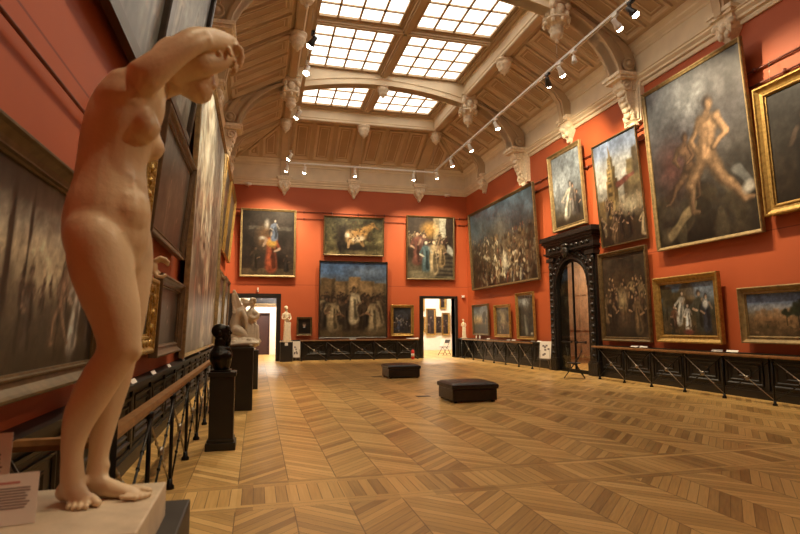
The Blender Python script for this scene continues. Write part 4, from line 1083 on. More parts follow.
# ------------------------------------------------------------------ foreground nude on its pedestal
SA = R(13.3)
BODY = {
 'torso': [(-0.011,0.020,0.840,0.117,0.125),(-0.017,0.020,0.899,0.140,0.145),(-0.020,0.020,0.966,0.147,0.15),(-0.017,0.020,1.052,0.141,0.145),(-0.014,0.020,1.129,0.126,0.13),(-0.014,0.020,1.205,0.118,0.12),(-0.007,0.020,1.271,0.121,0.125),(0.006,0.020,1.344,0.126,0.14),(0.027,0.030,1.421,0.128,0.15),(0.056,0.050,1.495,0.118,0.16),(0.091,0.080,1.558,0.088,0.14)],
 'thighR': [(-0.050,-0.060,0.936,0.093,0.1),(-0.032,-0.070,0.829,0.105,0.1),(-0.006,-0.075,0.732,0.096,0.095),(0.016,-0.080,0.662,0.087,0.085),(0.032,-0.085,0.585,0.075,0.072),(0.041,-0.085,0.526,0.069,0.064)],
 'shinR': [(0.037,-0.085,0.537,0.065,0.062),(0.021,-0.075,0.488,0.065,0.06),(-0.008,-0.060,0.434,0.066,0.062),(-0.044,-0.040,0.359,0.062,0.062),(-0.071,-0.020,0.291,0.054,0.055),(-0.086,0.000,0.222,0.042,0.044),(-0.090,0.015,0.159,0.036,0.038),(-0.087,0.020,0.104,0.039,0.04),(-0.082,0.020,0.063,0.041,0.042)],
 'thighL': [(0.045,0.090,0.955,0.090,0.09),(0.057,0.090,0.851,0.090,0.09),(0.061,0.080,0.743,0.079,0.085),(0.058,0.070,0.648,0.071,0.075),(0.052,0.070,0.554,0.064,0.064),(0.048,0.070,0.499,0.060,0.06)],
 'shinL': [(0.047,0.070,0.510,0.057,0.058),(0.034,0.075,0.436,0.060,0.058),(0.018,0.080,0.353,0.056,0.056),(0.006,0.080,0.271,0.047,0.05),(-0.004,0.080,0.193,0.039,0.042),(-0.010,0.075,0.131,0.035,0.036),(-0.011,0.070,0.083,0.038,0.038),(-0.010,0.060,0.051,0.038,0.042)],
 'footR': [(-0.090,0.030,0.072,0.036,0.038),(-0.074,0.000,0.044,0.040,0.040),(-0.056,-0.030,0.024,0.036,0.036),(-0.046,-0.048,0.014,0.040,0.024)],
 'footL': [(-0.022,0.060,0.045,0.034,0.036),(0.013,0.040,0.036,0.036,0.038),(0.058,0.015,0.026,0.028,0.042),(0.097,-0.005,0.018,0.020,0.042),(0.118,-0.015,0.013,0.015,0.040)],
 'armR': [(0.013,-0.020,1.479,0.065,0.075),(0.051,-0.090,1.490,0.071,0.07),(0.094,-0.120,1.529,0.063,0.058),(0.145,-0.130,1.586,0.056,0.05),(0.199,-0.130,1.645,0.052,0.046),(0.241,-0.120,1.689,0.052,0.044),(0.276,-0.100,1.719,0.047,0.042)],
 'foreR': [(0.250,-0.110,1.699,0.048,0.043),(0.299,-0.070,1.737,0.048,0.042),(0.352,-0.020,1.773,0.044,0.038),(0.401,0.030,1.796,0.034,0.030),(0.421,0.050,1.792,0.032,0.024)],
 'neck': [(0.063,0.080,1.516,0.073,0.08),(0.120,0.090,1.560,0.060,0.06),(0.179,0.090,1.598,0.058,0.055),(0.232,0.090,1.626,0.063,0.06)],
 'armL': [(0.103,0.170,1.558,0.065,0.06),(0.134,0.250,1.699,0.060,0.055),(0.164,0.280,1.797,0.054,0.048),(0.192,0.290,1.850,0.044,0.042),(0.234,0.250,1.832,0.047,0.042),(0.302,0.180,1.792,0.044,0.038),(0.348,0.120,1.758,0.038,0.03),(0.372,0.090,1.750,0.034,0.025)],
}
st = thing('marble_statue', 'life-size marble nude with arms folded over her bowed head, in the left foreground', 'statue', (-.52, 2.2, 1.0), SA)
BODY['thighR'].insert(0, (-.045, -.015, 1.03, .07, .085)); BODY['thighL'].insert(0, (.030, .055, 1.03, .07, .085))
m = MB()
for k, v in BODY.items(): m.loft(v)
m.loft([(.190, .03, 1.628, .06, .06), (.270, .0, 1.662, .062, .06), (.340, .02, 1.700, .056, .05), (.395, .05, 1.745, .042, .04)])
def E(c, r, rot=None):
    m.ell(c, r, 16, rot)
E((-.070, -.045, .925), (.088, .095, .105)); E((-.050, .11, .935), (.085, .09, .10))          # buttocks
E((.035, .0, 1.02), (.092, .13, .13)); E((.030, .01, 1.10), (.082, .115, .12))                  # belly
E((.085, -.070, 1.340), (.056, .058, .062)); E((.070, -.05, 1.39), (.05, .06, .08)); E((.112, .060, 1.305), (.056, .056, .060)); E((.10, .06, 1.37), (.05, .06, .08))            # breasts
E((.137, -.082, 1.336), (.010, .010, .010)); E((.164, .050, 1.300), (.010, .010, .010))
E((.082, -.092, .520), (.032, .040, .042)); E((.090, .055, .515), (.03, .04, .04))                # knee caps
E((-.045, -.035, .36), (.055, .06, .085))                                                       # calf
E((-.108, .045, .034), (.032, .034, .034)); E((-.034, .082, .032), (.032, .034, .032))               # heels
E((-.066, .012, .125), (.018, .02, .02)); E((.014, .062, .105), (.02, .02, .022))                   # ankles
E((.02, -.01, 1.44), (.11, .13, .10)); E((-.03, .03, 1.40), (.08, .12, .10))                        # rib cage and shoulder blade
E((.02, -.055, 1.485), (.075, .07, .07)); E((.09, .17, 1.53), (.07, .07, .07))                      # shoulders
_o = m.remesh('skin', M['marble'], None, .006, 26)
m = MB(); m.add([v.co for v in _o.data.vertices], [tuple(p.vertices) for p in _o.data.polygons], True)
_me = _o.data; bpy.data.objects.remove(_o); bpy.data.meshes.remove(_me)
# toes: near foot points to the viewer, far foot to the right
for (x, y), r in zip(((-.088, -.040), (-.072, -.056), (-.054, -.064), (-.035, -.068)), (.0082, .0088, .009, .0094)):
    m.tube([(x + .010, y + .040, .022), (x, y, .015), (x - .002, y - .022, .010)], [r, r, r * .8], 8); E((x - .002, y - .022, .010), (r * 1.05, r * 1.1, .010))
m.tube([(-.030, -.030, .022), (-.014, -.056, .017), (-.006, -.072, .014)], [.019, .017, .014], 10); E((-.006, -.072, .014), (.016, .016, .014))
for (x, y), r in zip(((.140, -.032), (.128, -.046), (.113, -.054), (.096, -.060)), (.0092, .009, .0086, .008)):
    m.tube([(x - .035, y + .010, .018), (x, y, .013), (x + .016, y - .006, .010)], [r, r, r * .8], 8); E((x + .016, y - .006, .010), (r * 1.1, r * 1.05, .010))
m.tube([(.105, .014, .020), (.138, .004, .016), (.156, -.004, .013)], [.018, .016, .013], 10); E((.156, -.004, .013), (.014, .014, .013))
# head bowed into the arms, face turned down to the right
hm = Matrix.Rotation(R(-38), 3, 'Y')
E((.262, .09, 1.640), (.088, .078, .108), hm); E((.285, .08, 1.588), (.058, .055, .066), hm)
E((.340, .062, 1.602), (.020, .014, .016)); E((.325, .062, 1.618), (.018, .013, .014)); E((.330, .066, 1.573), (.015, .02, .009)); E((.322, .066, 1.561), (.015, .019, .009)); E((.303, .066, 1.545), (.020, .022, .018))
E((.318, .03, 1.628), (.012, .014, .010)); E((.318, .095, 1.628), (.012, .014, .010)); E((.24, .012, 1.625), (.024, .012, .032), hm)
# hands: palm plus five separate fingers each
E((.418, .055, 1.782), (.036, .040, .024), Matrix.Rotation(R(38), 3, 'Y'))
for k, (dy, ln) in enumerate(((.022, .92), (.045, 1.0), (.066, .95), (.086, .78))):
    a0 = Vector((.428, dy, 1.785)); 
    p1 = a0 + Vector((.022, .004, -.018)) * ln; p2 = p1 + Vector((.008, .0, -.034)) * ln; p3 = p2 + Vector((-.008, 0, -.026)) * ln
    m.tube([a0, p1, p2, p3], [.0105, .0105, .009, .007], 8); E(p3, (.0075, .0075, .008)); E(p1, (.0115, .0105, .0115))
m.tube([(.395, .005, 1.770), (.390, -.012, 1.742), (.398, -.016, 1.716)], [.013, .0115, .009], 8); E((.398, -.016, 1.716), (.009, .009, .009))
E((.385, .075, 1.738), (.038, .036, .020), Matrix.Rotation(R(25), 3, 'Y'))
for k, (dy, ln) in enumerate(((.05, .9), (.07, 1.0), (.09, .95), (.108, .8))):
    a0 = Vector((.400, dy, 1.732)); p1 = a0 + Vector((.024, -.02, -.014)) * ln; p2 = p1 + Vector((.010, -.012, -.028)) * ln; p3 = p2 + Vector((-.008, -.004, -.02)) * ln
    m.tube([a0, p1, p2, p3], [.0105, .0105, .009, .007], 8); E(p3, (.0075, .0075, .0075))
m.tube([(.365, .045, 1.735), (.352, .012, 1.718), (.350, -.03, 1.704)], [.013, .0115, .009], 8); E((.350, -.03, 1.704), (.010, .010, .010))
sb = m.remesh('body', M['marble'], st, .0038, 2, 0.0)
h = MB()
h.ell((.235, .10, 1.672), (.105, .088, .085), 18, hm)
for k in range(7):
    a = k * .42
    h.ell((.235 + .075 * math.cos(a + .8), .10 + .06 * math.sin(a * 1.3), 1.672 + .07 * math.sin(a + .8)), (.035, .04, .03), 10)
h.ell((.150, .11, 1.690), (.042, .042, .040), 14)
h.remesh('hair', M['marble'], sb, .008, 3)
MB().box(-.45, .19, -.36, .20, -.13, 0, Matrix.Rotation(-SA, 4, 'Z')).build('base', M['base'], st, bevel=.006)
# pedestal under it
pd = thing('pedestal', 'dark grey pedestal carrying the foreground marble nude', 'pedestal', (-.62, 2.13, 0))
MB().box(-.43, .36, -.36, .48, .03, .87).build('pedestal_body', M['plinthgrey'], pd, bevel=.008)
MB().box(-.46, .39, -.39, .51, 0, .05).build('pedestal_foot', M['plinthgrey'], pd)

# two printed cards on the slab
def card(label, loc, rz, w, h, seed, tilt=.25):
    t = thing('information_card', label, 'card', loc, R(rz), None, -tilt)
    MB().box(-w / 2, w / 2, 0, .004, 0, h).build('sheet', M['white'], t)
    rng = random.Random(seed)
    m = MB(); q = MB()
    q.box(-w * .42, w * .30, -.001, 0, h * .80, h * .84)
    for c0, c1 in ((-.42, -.04), (.04, .42)):
        for k in range(8):
            z = h * (.70 - k * .055)
            m.box(w * c0, w * (c1 - rng.random() * .06), -.001, 0, z, z + h * .022)
    m.box(-w * .42, -w * .2, -.001, 0, h * .07, h * .2); m.box(-w * .14, w * .06, -.001, 0, h * .07, h * .2)
    sh_ = t.children[0]; m.build('print', M['ink'], sh_); q.build('heading', M['pink'], sh_)
    return t
card('white printed card lying lower left on the marble slab edge by the nude', (-.775, 1.985, 1.003), 10, .25, .15, 1, .25)
card('white printed card standing higher, cut by the left edge of the photo', (-.92, 2.16, 1.003), 8, .25, .245, 2, .15)

# hand reaching out behind the thigh belongs to a second small figure
s2 = thing('marble_figure', 'small marble figure hidden behind the nude, only its curled hand showing by her thigh', 'statue', (-.74, 3.16, 1.20), SA)
m = MB()
m.loft([(0, 0, .05, .055, .055), (0, 0, .25, .05, .05), (.0, 0, .42, .06, .06), (0, 0, .55, .06, .055), (0, 0, .68, .075, .06), (0, 0, .74, .05, .05), (0, 0, .79, .03, .03)])
m.ell((0, 0, .87), (.055, .06, .07)); m.ell((.05, -.01, .86), (.015, .012, .015))
m.loft([(-.05, .0, .71, .03, .03), (-.07, .0, .55, .026, .026), (-.05, -.03, .42, .02, .02), (-.0, -.07, .42, .018, .018)])
m.loft([(.05, 0, .70, .03, .03), (0.062, .0, .685, .027, .027), (0.132, -.01, .70, .023, .023), (0.177, -.015, .715, .021, .022)])
m.ell((0.192, -.018, .722), (.026, .020, .040))
for k, (y_, z0) in enumerate(((-.030, .756), (-.016, .752), (-.004, .742))):
    m.tube([(0.197, y_, z0), (0.227, y_ - .004, z0 + .020), (0.252, y_ - .006, z0 + .012), (0.272, y_ - .006, z0 - .008)], [.011, .010, .009, .007], 8)
m.tube([(0.197, -.02, .700), (0.214, -.03, .674), (0.240, -.034, .670), (0.260, -.034, .684)], [.012, .011, .010, .008], 8)
m.tube([(0.200, -.01, .715), (0.217, -.014, .698), (0.232, -.016, .690)], [.010, .009, .007], 8)
m.remesh('body', M['marble'], s2, .0045, 3, 0.0)
MB().box(-.06, .06, -.06, .06, 0, .04).build('base', M['base'], s2)
pd = thing('pedestal', 'slim black pedestal hidden behind the legs of the foreground nude', 'pedestal', (-.74, 3.16, 0), SA)
MB().box(-.06, .06, -.06, .06, 0, 1.18).build('pedestal_body', M['plinth'], pd)

# ------------------------------------------------------------------ bust, group and small statues along the left side
pd = thing('pedestal', 'slender black pedestal under the bronze bearded bust', 'pedestal', (-.43, 7.92, 0))
MB().box(-.155, .155, -.155, .155, .10, .96).build('pedestal_body', M['plinth'], pd, bevel=.006)
MB().box(-.19, .19, -.19, .19, 0, .10).box(-.17, .17, -.17, .17, .10, .14).build('pedestal_foot', M['plinth'], pd, bevel=.006)
MB().box(-.175, .175, -.175, .175, .95, 1.01).build('pedestal_cap', M['plinth'], pd, bevel=.006)
bu = thing('bronze_bust', 'dark bronze bust of a bearded bald man in profile on the slender pedestal', 'bust', (-.465, 7.92, 1.01))
m = MB()
m.loft([(.01, 0, .03, .10, .13), (.01, 0, .09, .125, .16), (.0, 0, .17, .145, .195), (-.01, 0, .24, .14, .19), (-.015, 0, .29, .105, .13), (-.015, 0, .34, .078, .080), (-.01, 0, .42, .078, .078)])
hr = Matrix.Rotation(R(18), 3, 'Y')
m.ell((-.015, 0, .535), (.118, .088, .105), 20, hr); m.ell((.03, 0, .50), (.085, .076, .115), 18)
m.ell((.075, 0, .575), (.040, .068, .045)); m.ell((.105, 0, .552), (.018, .060, .013))
m.ell((.122, 0, .512), (.022, .018, .018)); m.ell((.112, 0, .535), (.016, .012, .030), 12, Matrix.Rotation(R(-20), 3, 'Y'))
m.ell((.100, 0, .482), (.026, .044, .014)); m.ell((.106, 0, .464), (.018, .028, .010))
m.ell((.078, 0, .425), (.052, .056, .060)); m.ell((.088, 0, .385), (.036, .042, .055)); m.ell((.035, 0, .44), (.06, .070, .05))
for s_ in (-1, 1): m.ell((-.02, s_ * .086, .51), (.026, .014, .036)); m.ell((.092, s_ * .034, .535), (.014, .016, .009)); m.ell((.05, s_ * .062, .47), (.03, .018, .05))
for k in range(14): m.ell((.07 + .035 * math.sin(k * 1.3), .045 * math.cos(k * 1.7), .42 - .005 * k), (.018, .018, .024), 8)
m.ell((.03, 0, .30), (.10, .09, .05)); m.ell((.10, .06, .22), (.05, .06, .07)); m.ell((.10, -.07, .2), (.05, .07, .06)); m.ell((.11, 0, .25), (.03, .03, .06))
m.remesh('head', M['bronze'], bu, .005, 2, 0.0)
MB().box(-.12, .14, -.15, .15, 0, .025).build('socle', M['bronze'], bu, bevel=.005)

pd = thing('pedestal', 'broad black box pedestal under the winged marble group', 'pedestal', (-.42, 11.75, 0))
MB().box(-.36, .36, -.5, .5, 0, 1.19).build('pedestal_body', M['plinth'], pd, bevel=.006)
MB().box(-.37, .37, -.51, .51, 1.15, 1.20).build('pedestal_cap', M['plinth'], pd, bevel=.004)
g = thing('marble_group', 'pale marble group of a kneeling winged figure leaning to a draped child on a rock', 'statue', (-.30, 11.75, 1.20))
m = MB()
k_ = .00305
def G(x, y, d=0): return ((x - 240) * k_, d, (452 - y) * k_)
def LF(l): m.loft([G(x, y, d) + (r * k_, rd * k_) for x, y, d, r, rd in l])
LF([(150, 438, 0, 22, 110), (200, 430, 0, 30, 110), (260, 425, 0, 36, 110), (330, 425, 0, 30, 100)])          # rock
LF([(185, 425, .0, 24, 90), (240, 415, 0, 30, 90), (320, 415, 0, 34, 80)])
LF([(200, 335, 0, 36, 45), (196, 300, 0, 34, 45), (204, 260, 0, 32, 46), (222, 220, 0, 34, 50), (240, 196, 0, 26, 40)])   # kneeler torso
LF([(240, 196, 0, 16, 18), (256, 178, 0, 15, 17)])
LF([(196, 335, -.08, 34, 34), (232, 352, -.10, 32, 32), (272, 385, -.10, 25, 26)])                                    # thigh
LF([(272, 388, -.10, 22, 22), (225, 392, -.10, 24, 22), (175, 378, -.09, 16, 17), (158, 372, -.08, 12, 16)])             # shin folded back
LF([(200, 340, .08, 32, 34), (240, 360, .10, 30, 30), (278, 390, .10, 24, 24)]); LF([(276, 392, .10, 22, 22), (220, 400, .10, 22, 22), (165, 395, .09, 15, 16)])
LF([(240, 215, -.10, 18, 18), (262, 260, -.13, 15, 15), (270, 310, -.12, 13, 13), (284, 360, -.11, 11, 12), (288, 376, -.11, 10, 14)])   # straight arm
LF([(245, 215, .10, 18, 18), (280, 230, .10, 15, 15), (310, 215, .06, 12, 12)])
m.ell(G(262, 158), (24 * k_, 23 * k_, 29 * k_)); m.ell(G(286, 162), (8 * k_, 6 * k_, 7 * k_)); m.ell(G(278, 175), (9 * k_, 11 * k_, 8 * k_))
for i in range(12): m.ell(G(250 + 14 * math.cos(i * .6 + 1.2), 150 - 14 * math.sin(i * .6 + .4), .05 * math.sin(i * 2.1)), (12 * k_, 12 * k_, 11 * k_), 8)
LF([(262, 440, .08, 40, 40), (262, 380, .08, 34, 40), (258, 320, .08, 32, 34), (258, 260, .08, 30, 30), (262, 220, .06, 22, 26)])
rg = random.Random(4)
for i in range(46): m.ell(G(rg.uniform(165, 350), rg.uniform(398, 440), rg.uniform(-.26, .1)), (rg.uniform(12, 26) * k_, rg.uniform(12, 26) * k_, rg.uniform(8, 16) * k_), 10)
# child / draped figure
LF([(312, 425, .02, 44, 50), (312, 380, .02, 42, 48), (306, 330, .02, 38, 44), (298, 280, .02, 36, 42), (300, 240, .02, 34, 40), (304, 212, .02, 26, 34)])
LF([(304, 208, .02, 14, 16), (304, 186, .02, 14, 16)])
m.ell(G(303, 158, .02), (23 * k_, 22 * k_, 28 * k_)); m.ell(G(281, 160, .02), (7 * k_, 6 * k_, 7 * k_)); m.ell(G(288, 172, .02), (9 * k_, 11 * k_, 8 * k_))
for i in range(14): m.ell(G(306 + 16 * math.cos(i * .5 - .4), 146 - 15 * math.sin(i * .5 - .2), .02 + .055 * math.sin(i * 2.3)), (11 * k_, 11 * k_, 11 * k_), 8)
LF([(318, 222, -.07, 17, 17), (340, 240, -.10, 14, 14), (322, 262, -.13, 12, 12), (292, 250, -.14, 10, 11)])
LF([(318, 222, .10, 17, 17), (340, 250, .12, 14, 14), (312, 280, .12, 12, 12)])
for i in range(9):
    x = 280 + i * 8; LF([(x, 300 + 6 * (i % 3), -.10, 6, 10), (x + 3 * math.sin(i), 360, -.13, 7, 12), (x + 4, 425, -.14, 8, 14)])
m.remesh('body', M['marble2'], g, .0075, 2, 0.0)
for s_ in (-1, 1):
    m = MB()
    for i in range(8):
        t = i / 7
        m.loft([G(226 - 8 * t, 236 - 30 * t, s_ * .05) + (17 * k_, 6 * k_), G(204 - 14 * t, 205 - 38 * t, s_ * (.10 + .02 * t)) + (16 * k_, 5 * k_), G(186 - 4 * t, 225 - 118 * t, s_ * (.14 + .02 * t)) + (11 * k_, 4 * k_)], 10)
    m.loft([G(238, 215, s_ * .05) + (20 * k_, 10 * k_), G(208, 165, s_ * .10) + (26 * k_, 8 * k_), G(186, 82, s_ * .15) + (10 * k_, 5 * k_)], 12)
    m.remesh('wing', M['marble2'], g, .007, 1)
pd = thing('pedestal', 'low black pedestal just beyond the winged marble group', 'pedestal', (-.22, 15.3, 0))
MB().box(-.27, .27, -.3, .3, 0, 1.0).build('pedestal_body', M['plinth'], pd, bevel=.006)
t = thing('marble_fragment', 'small pale marble relief on the low pedestal beyond the winged group', 'sculpture', (-.22, 15.3, 1.0))
MB().loft([(0, 0, .02, .18, .18), (0, 0, .10, .15, .16), (.03, 0, .2, .12, .12), (.05, 0, .28, .06, .06)]).remesh('body', M['marble2'], t, .012, 3, 0.0)
MB().box(-.2, .2, -.2, .2, 0, .04).build('base', M['marble2'], t)

def standing(name, label, loc, H, rz, seed, slim=1.0):
    t = thing(name, label, 'statue', loc, rz)
    m = MB(); q = H / 1.7
    def LQ(l): m.loft([(x * q, y * q, z * q, r * q * slim, d * q * slim) for x, y, z, r, d in l])
    LQ([(0, 0, .05, .17, .16), (.0, 0, .35, .15, .14), (.02, 0, .65, .165, .14), (.03, 0, .88, .17, .13), (.0, 0, 1.05, .125, .11), (-.01, 0, 1.22, .15, .12), (-.02, 0, 1.33, .15, .10), (-.02, 0, 1.40, .07, .07)])
    LQ([(-.02, 0, 1.38, .05, .05), (-.02, 0, 1.46, .048, .05)])
    m.ell((-.02 * q, -.01 * q, 1.56 * q), (.075 * q, .09 * q, .11 * q)); m.ell((-.03 * q, .02 * q, 1.61 * q), (.095 * q, .10 * q, .085 * q)); m.ell((-.02 * q, -.10 * q, 1.55 * q), (.014 * q, .02 * q, .02 * q))
    LQ([(.15, 0, 1.31, .05, .05), (.20, -.03, 1.12, .042, .042), (.10, -.13, 1.02, .034, .034), (-.02, -.15, 1.10, .028, .03)])
    LQ([(-.17, 0, 1.31, .05, .05), (-.22, -.02, 1.10, .042, .042), (-.12, -.14, 1.08, .034, .034), (.02, -.15, 1.18, .028, .03)])
    for i in range(7):
        a = -.13 + i * .045
        LQ([(a + .02, -.11, .9, .02, .03), (a, -.125 - .01 * (i % 2), .5, .022, .03), (a * 1.15, -.14, .08, .026, .035)])
    m.remesh('body', M['marble2'], t, .012 * q + .002, 3, 0.0)
    MB().box(-.23 * q, .23 * q, -.21 * q, .21 * q, 0, .06 * q).build('base', M['marble2'], t)
    return t
pd = thing('pedestal', 'black pedestal under the standing marble woman right of the left doorway', 'pedestal', (1.33, 26.45, 0))
MB().box(-.27, .27, -.26, .26, 0, .90).build('pedestal_body', M['plinth'], pd, bevel=.006)
MB().box(-.07, .07, -.266, -.26, .74, .88).build('label_plate', M['white'], pd)
standing('marble_statue', 'standing pale marble draped woman beside the left doorway of the end wall', (1.33, 26.45, .90), 1.70, .35, 3, .9)
pd = thing('pedestal', 'black stand under the small marble woman right of the right doorway', 'pedestal', (10.20, 26.62, 0))
MB().box(-.20, .20, -.2, .2, .94, .99).build('pedestal_top', M['plinth'], pd)
MB().box(-.19, .19, -.19, .19, 0, .06).build('pedestal_foot', M['plinth'], pd)
for sx in (-1, 1):
    for sy in (-1, 1): MB().box(sx * .17 - .02, sx * .17 + .02, sy * .17 - .02, sy * .17 + .02, .05, .95).build('leg', M['plinth'], pd)
standing('marble_statuette', 'small pale marble standing woman right of the right doorway of the end wall', (10.20, 26.62, .99), .98, -.1, 4, .9)
# two tiny white objects next to the statuette
for k, (y, l) in enumerate(((25.55, 'small white bottle nearer the statuette on the far right ledge'), (25.1, 'small white bottle further right on the far right ledge'))):
    t = MB().lathe([(.03, 0), (.035, .05), (.03, .12), (.012, .16), (.012, .19)], (XR - .20 + .0, y, HW), 12).build('white_bottle', M['whitemetal']); tag(t, l, 'bottle')

# ------------------------------------------------------------------ railings
def railing(label, A, B, posts, end=None):
    A = Vector(A); B = Vector(B); d = (B - A).normalized(); n = Vector((-d.y, d.x, 0))
    t = thing('railing', label, 'railing', A)
    def rot(u): return Matrix(((u.x, -u.y, 0), (u.y, u.x, 0), (0, 0, 1))).to_4x4()
    L_ = (B - A).length
    m = MB()
    pr = [(-.038, .925), (.038, .925), (.044, .955), (.036, .985), (-.036, .985), (-.044, .955)]
    Mt = rot(d)
    def bar_(Mx, o, l):
        vs = [o + Mx @ Vector((x, a, z)) for x in (0, l) for a, z in pr]
        m.add(vs, [tuple(range(5, -1, -1)), tuple(range(6, 12))] + [(i, (i + 1) % 6, 6 + (i + 1) % 6, 6 + i) for i in range(6)])
    bar_(Mt, Vector((-.035, 0, 0)), L_ + .035)
    if end is not None:
        e = Vector(end) - A; bar_(rot(e.normalized()), Vector((0, 0, 0)), e.length)
    m.build('handrail', M['handrail'], t)
    def at(s_, z): return d * s_ + Vector((0, 0, z))
    for s_ in posts:
        m = MB()
        m.tube([at(s_, .03), at(s_, .93)], .018, 8)
        m.lathe([(.045, 0), (.045, .03), (.028, .05), (.024, .10)], at(s_, 0), 12); m.lathe([(.022, .86), (.032, .90), (.032, .932)], at(s_, 0), 10)
        m.build('post', M['iron'], t)
    for s0, s1 in zip(posts[:-1], posts[1:]):
        m = MB(); off = n * .012
        m.tube([at(s0 + .02, .88) + off, at(s1 - .02, .10) + off], .0095, 6)
        mid = at((s0 + s1) / 2, .49)
        for q in (.25, .36, .64, .75):
            p = at(s0 + (s1 - s0) * q, .88 - .78 * q) + off; m.ell(p, (.016, .016, .02), 8)
        m.lathe([(.045, -.02), (.05, 0), (.045, .02)], mid, 12, Matrix.Rotation(PI / 2, 3, 'Y') if abs(d.y) > .5 else Matrix.Rotation(PI / 2, 3, 'X'))
        m.build('brace', M['steel'], t)
        m = MB(); off = -off
        m.tube([at(s0 + .02, .10) + off, at(s1 - .02, .88) + off], .0095, 6)
        for q in (.25, .36, .64, .75):
            p = at(s0 + (s1 - s0) * q, .10 + .78 * q) + off; m.ell(p, (.016, .016, .02), 8)
        m.build('brace', M['iron'], t)
    return t
XRL, XRR = -.81, 9.98
t = railing('iron railing with oak handrail running along the left wall behind the statues', (XRL, 3.57, 0), (XRL, 26.2, 0), [0.0] + [1.28 + 1.252 * k for k in range(0, 18)], (XL + .2, 3.57, 0))
MB().tube([(-.52, 0, .03), (-.52, 0, .93)], .018, 8).lathe([(.045, 0), (.045, .03), (.028, .05)], (-.52, 0, 0), 12).build('post', M['iron'], t)
for (z0, z1) in ((.10, .88), (.88, .10)):
    MB().tube([(-.02, .01 if z0 < .5 else -.01, z0), (-.5, .01 if z0 < .5 else -.01, z1)], .0095, 6).build('brace', M['steel'], t)
railing('iron railing with thin handrail along the right wall nearer than the portal', (XRR, 15.05, 0), (XRR, .2, 0), [15.05 - y for y in (14.78, 13.63, 12.53, 11.37, 10.2, 8.97, 7.75, 6.55, 5.35, 4.15, 2.95, 1.75, .55)])
railing('iron railing with thin handrail along the right wall beyond the portal', (XRR, 26.1, 0), (XRR, 18.95, 0), [.1, 1.28, 2.46, 3.64, 4.82, 6.0, 7.1])
railing('iron railing with thin handrail in front of the end wall between the doorways', (2.0, 26.45, 0), (7.75, 26.45, 0), [.05, 1.2, 2.35, 3.5, 4.65, 5.7])

# ------------------------------------------------------------------ ottomans
def ottoman(label, x, y, rz=0.0):
    t = thing('leather_ottoman', label, 'ottoman', (x, y, 0), rz)
    w, d = .52, .50
    MB().box(-w + .02, w - .02, -d + .02, d - .02, .03, .28).build('base', M['leather'], t, bevel=.025)
    for sx in (-1, 1):
        for sy in (-1, 1): MB().box(sx * (w - .09) - .03, sx * (w - .09) + .03, sy * (d - .09) - .03, sy * (d - .09) + .03, 0, .04).build('foot', M['black'], t)
    n = 28; vs = []; fs = []
    def prof(i, j):
        u, v = i / n * 2 - 1, j / n * 2 - 1
        edge = (1 - abs(u) ** 6) * (1 - abs(v) ** 6)
        z = .37 + .05 * edge ** .5 + .01 * (1 - u * u) * (1 - v * v)
        z -= .012 * (math.exp(-(u / .03) ** 2) + math.exp(-(v / .03) ** 2)) * edge
        for a in (-.5, .5):
            for b_ in (-.5, .5): z -= .016 * math.exp(-((u - a) ** 2 + (v - b_) ** 2) / .012)
        z -= .016 * math.exp(-(u ** 2 + v ** 2) / .015)
        return (u * w, v * d, z)
    for j in range(n + 1):
        for i in range(n + 1): vs.append(prof(i, j))
    for j in range(n):
        for i in range(n): a = j * (n + 1) + i; fs.append((a, a + 1, a + n + 2, a + n + 1))
    m = MB().add(vs, fs, True)
    m.rings([[(-w * q, -d * q, z), (w * q, -d * q, z), (w * q, d * q, z), (-w * q, d * q, z)] for q, z in ((.94, .27), (1.0, .29), (1.01, .33), (1.0, .37))], True, False)
    m.build('cushion', M['leather'], t)
    return t
ottoman('black leather ottoman nearest the viewer on the parquet', 4.48, 11.55)
ottoman('black leather ottoman farther back near the end wall', 4.46, 17.28)
# floor socket plates
tag(MB().box(3.58, 3.88, 12.3, 12.5, 0, .006).build('floor_plate', M['blackmetal']), 'small dark floor plate left of the nearest ottoman', 'floor plate')
tag(MB().box(3.60, 3.90, 17.5, 17.7, 0, .006).build('floor_plate', M['blackmetal']), 'small dark floor plate left of the farther ottoman', 'floor plate')

# ------------------------------------------------------------------ folding chairs
def folding_chair(label, x, y, rz, mm='blackmetal', paper=False):
    t = thing('folding_chair', label, 'chair', (x, y, 0), rz)       # faces local -y
    for s_ in (-1, 1):
        MB().tube([(s_ * .20, -.30, .01), (s_ * .20, .02, .46), (s_ * .20, .16, .66), (s_ * .20, .24, .84)], .013, 8).build('front_leg', M[mm], t)
        MB().tube([(s_ * .18, .30, .01), (s_ * .18, .06, .40), (s_ * .18, -.10, .47)], .013, 8).build('rear_leg', M[mm], t)
    MB().tube([(-.18, .24, .10), (.18, .24, .10)], .009, 6).tube([(-.20, -.22, .12), (.20, -.22, .12)], .009, 6).build('stretcher', M[mm], t)
    MB().box(-.20, .20, -.20, .19, .45, .475).build('seat', M[mm], t, bevel=.01)
    m = MB(); m.box(-.20, .20, -.008, .008, -.10, .10, Matrix.Translation((0, .20, .76)) @ Matrix.Rotation(R(-20), 4, 'X'))
    m.build('backrest', M[mm], t, bevel=.006)
    return t
folding_chair('black folding chair standing in front of the black glazed portal', 9.42, 15.25, R(237))
c = folding_chair('dark folding chair with white sheets seen through the right doorway', 10.05, 29.2, R(-70))
tag(MB().box(-.17, .17, -.012, .0, .0, .42, Matrix.Translation((9.88, 29.20, .50)) @ Matrix.Rotation(R(-70), 4, 'Z') @ Matrix.Rotation(R(-20), 4, 'X')).build('paper_sheet', M['white']), 'white sheet propped on the chair beyond the right doorway', 'paper')
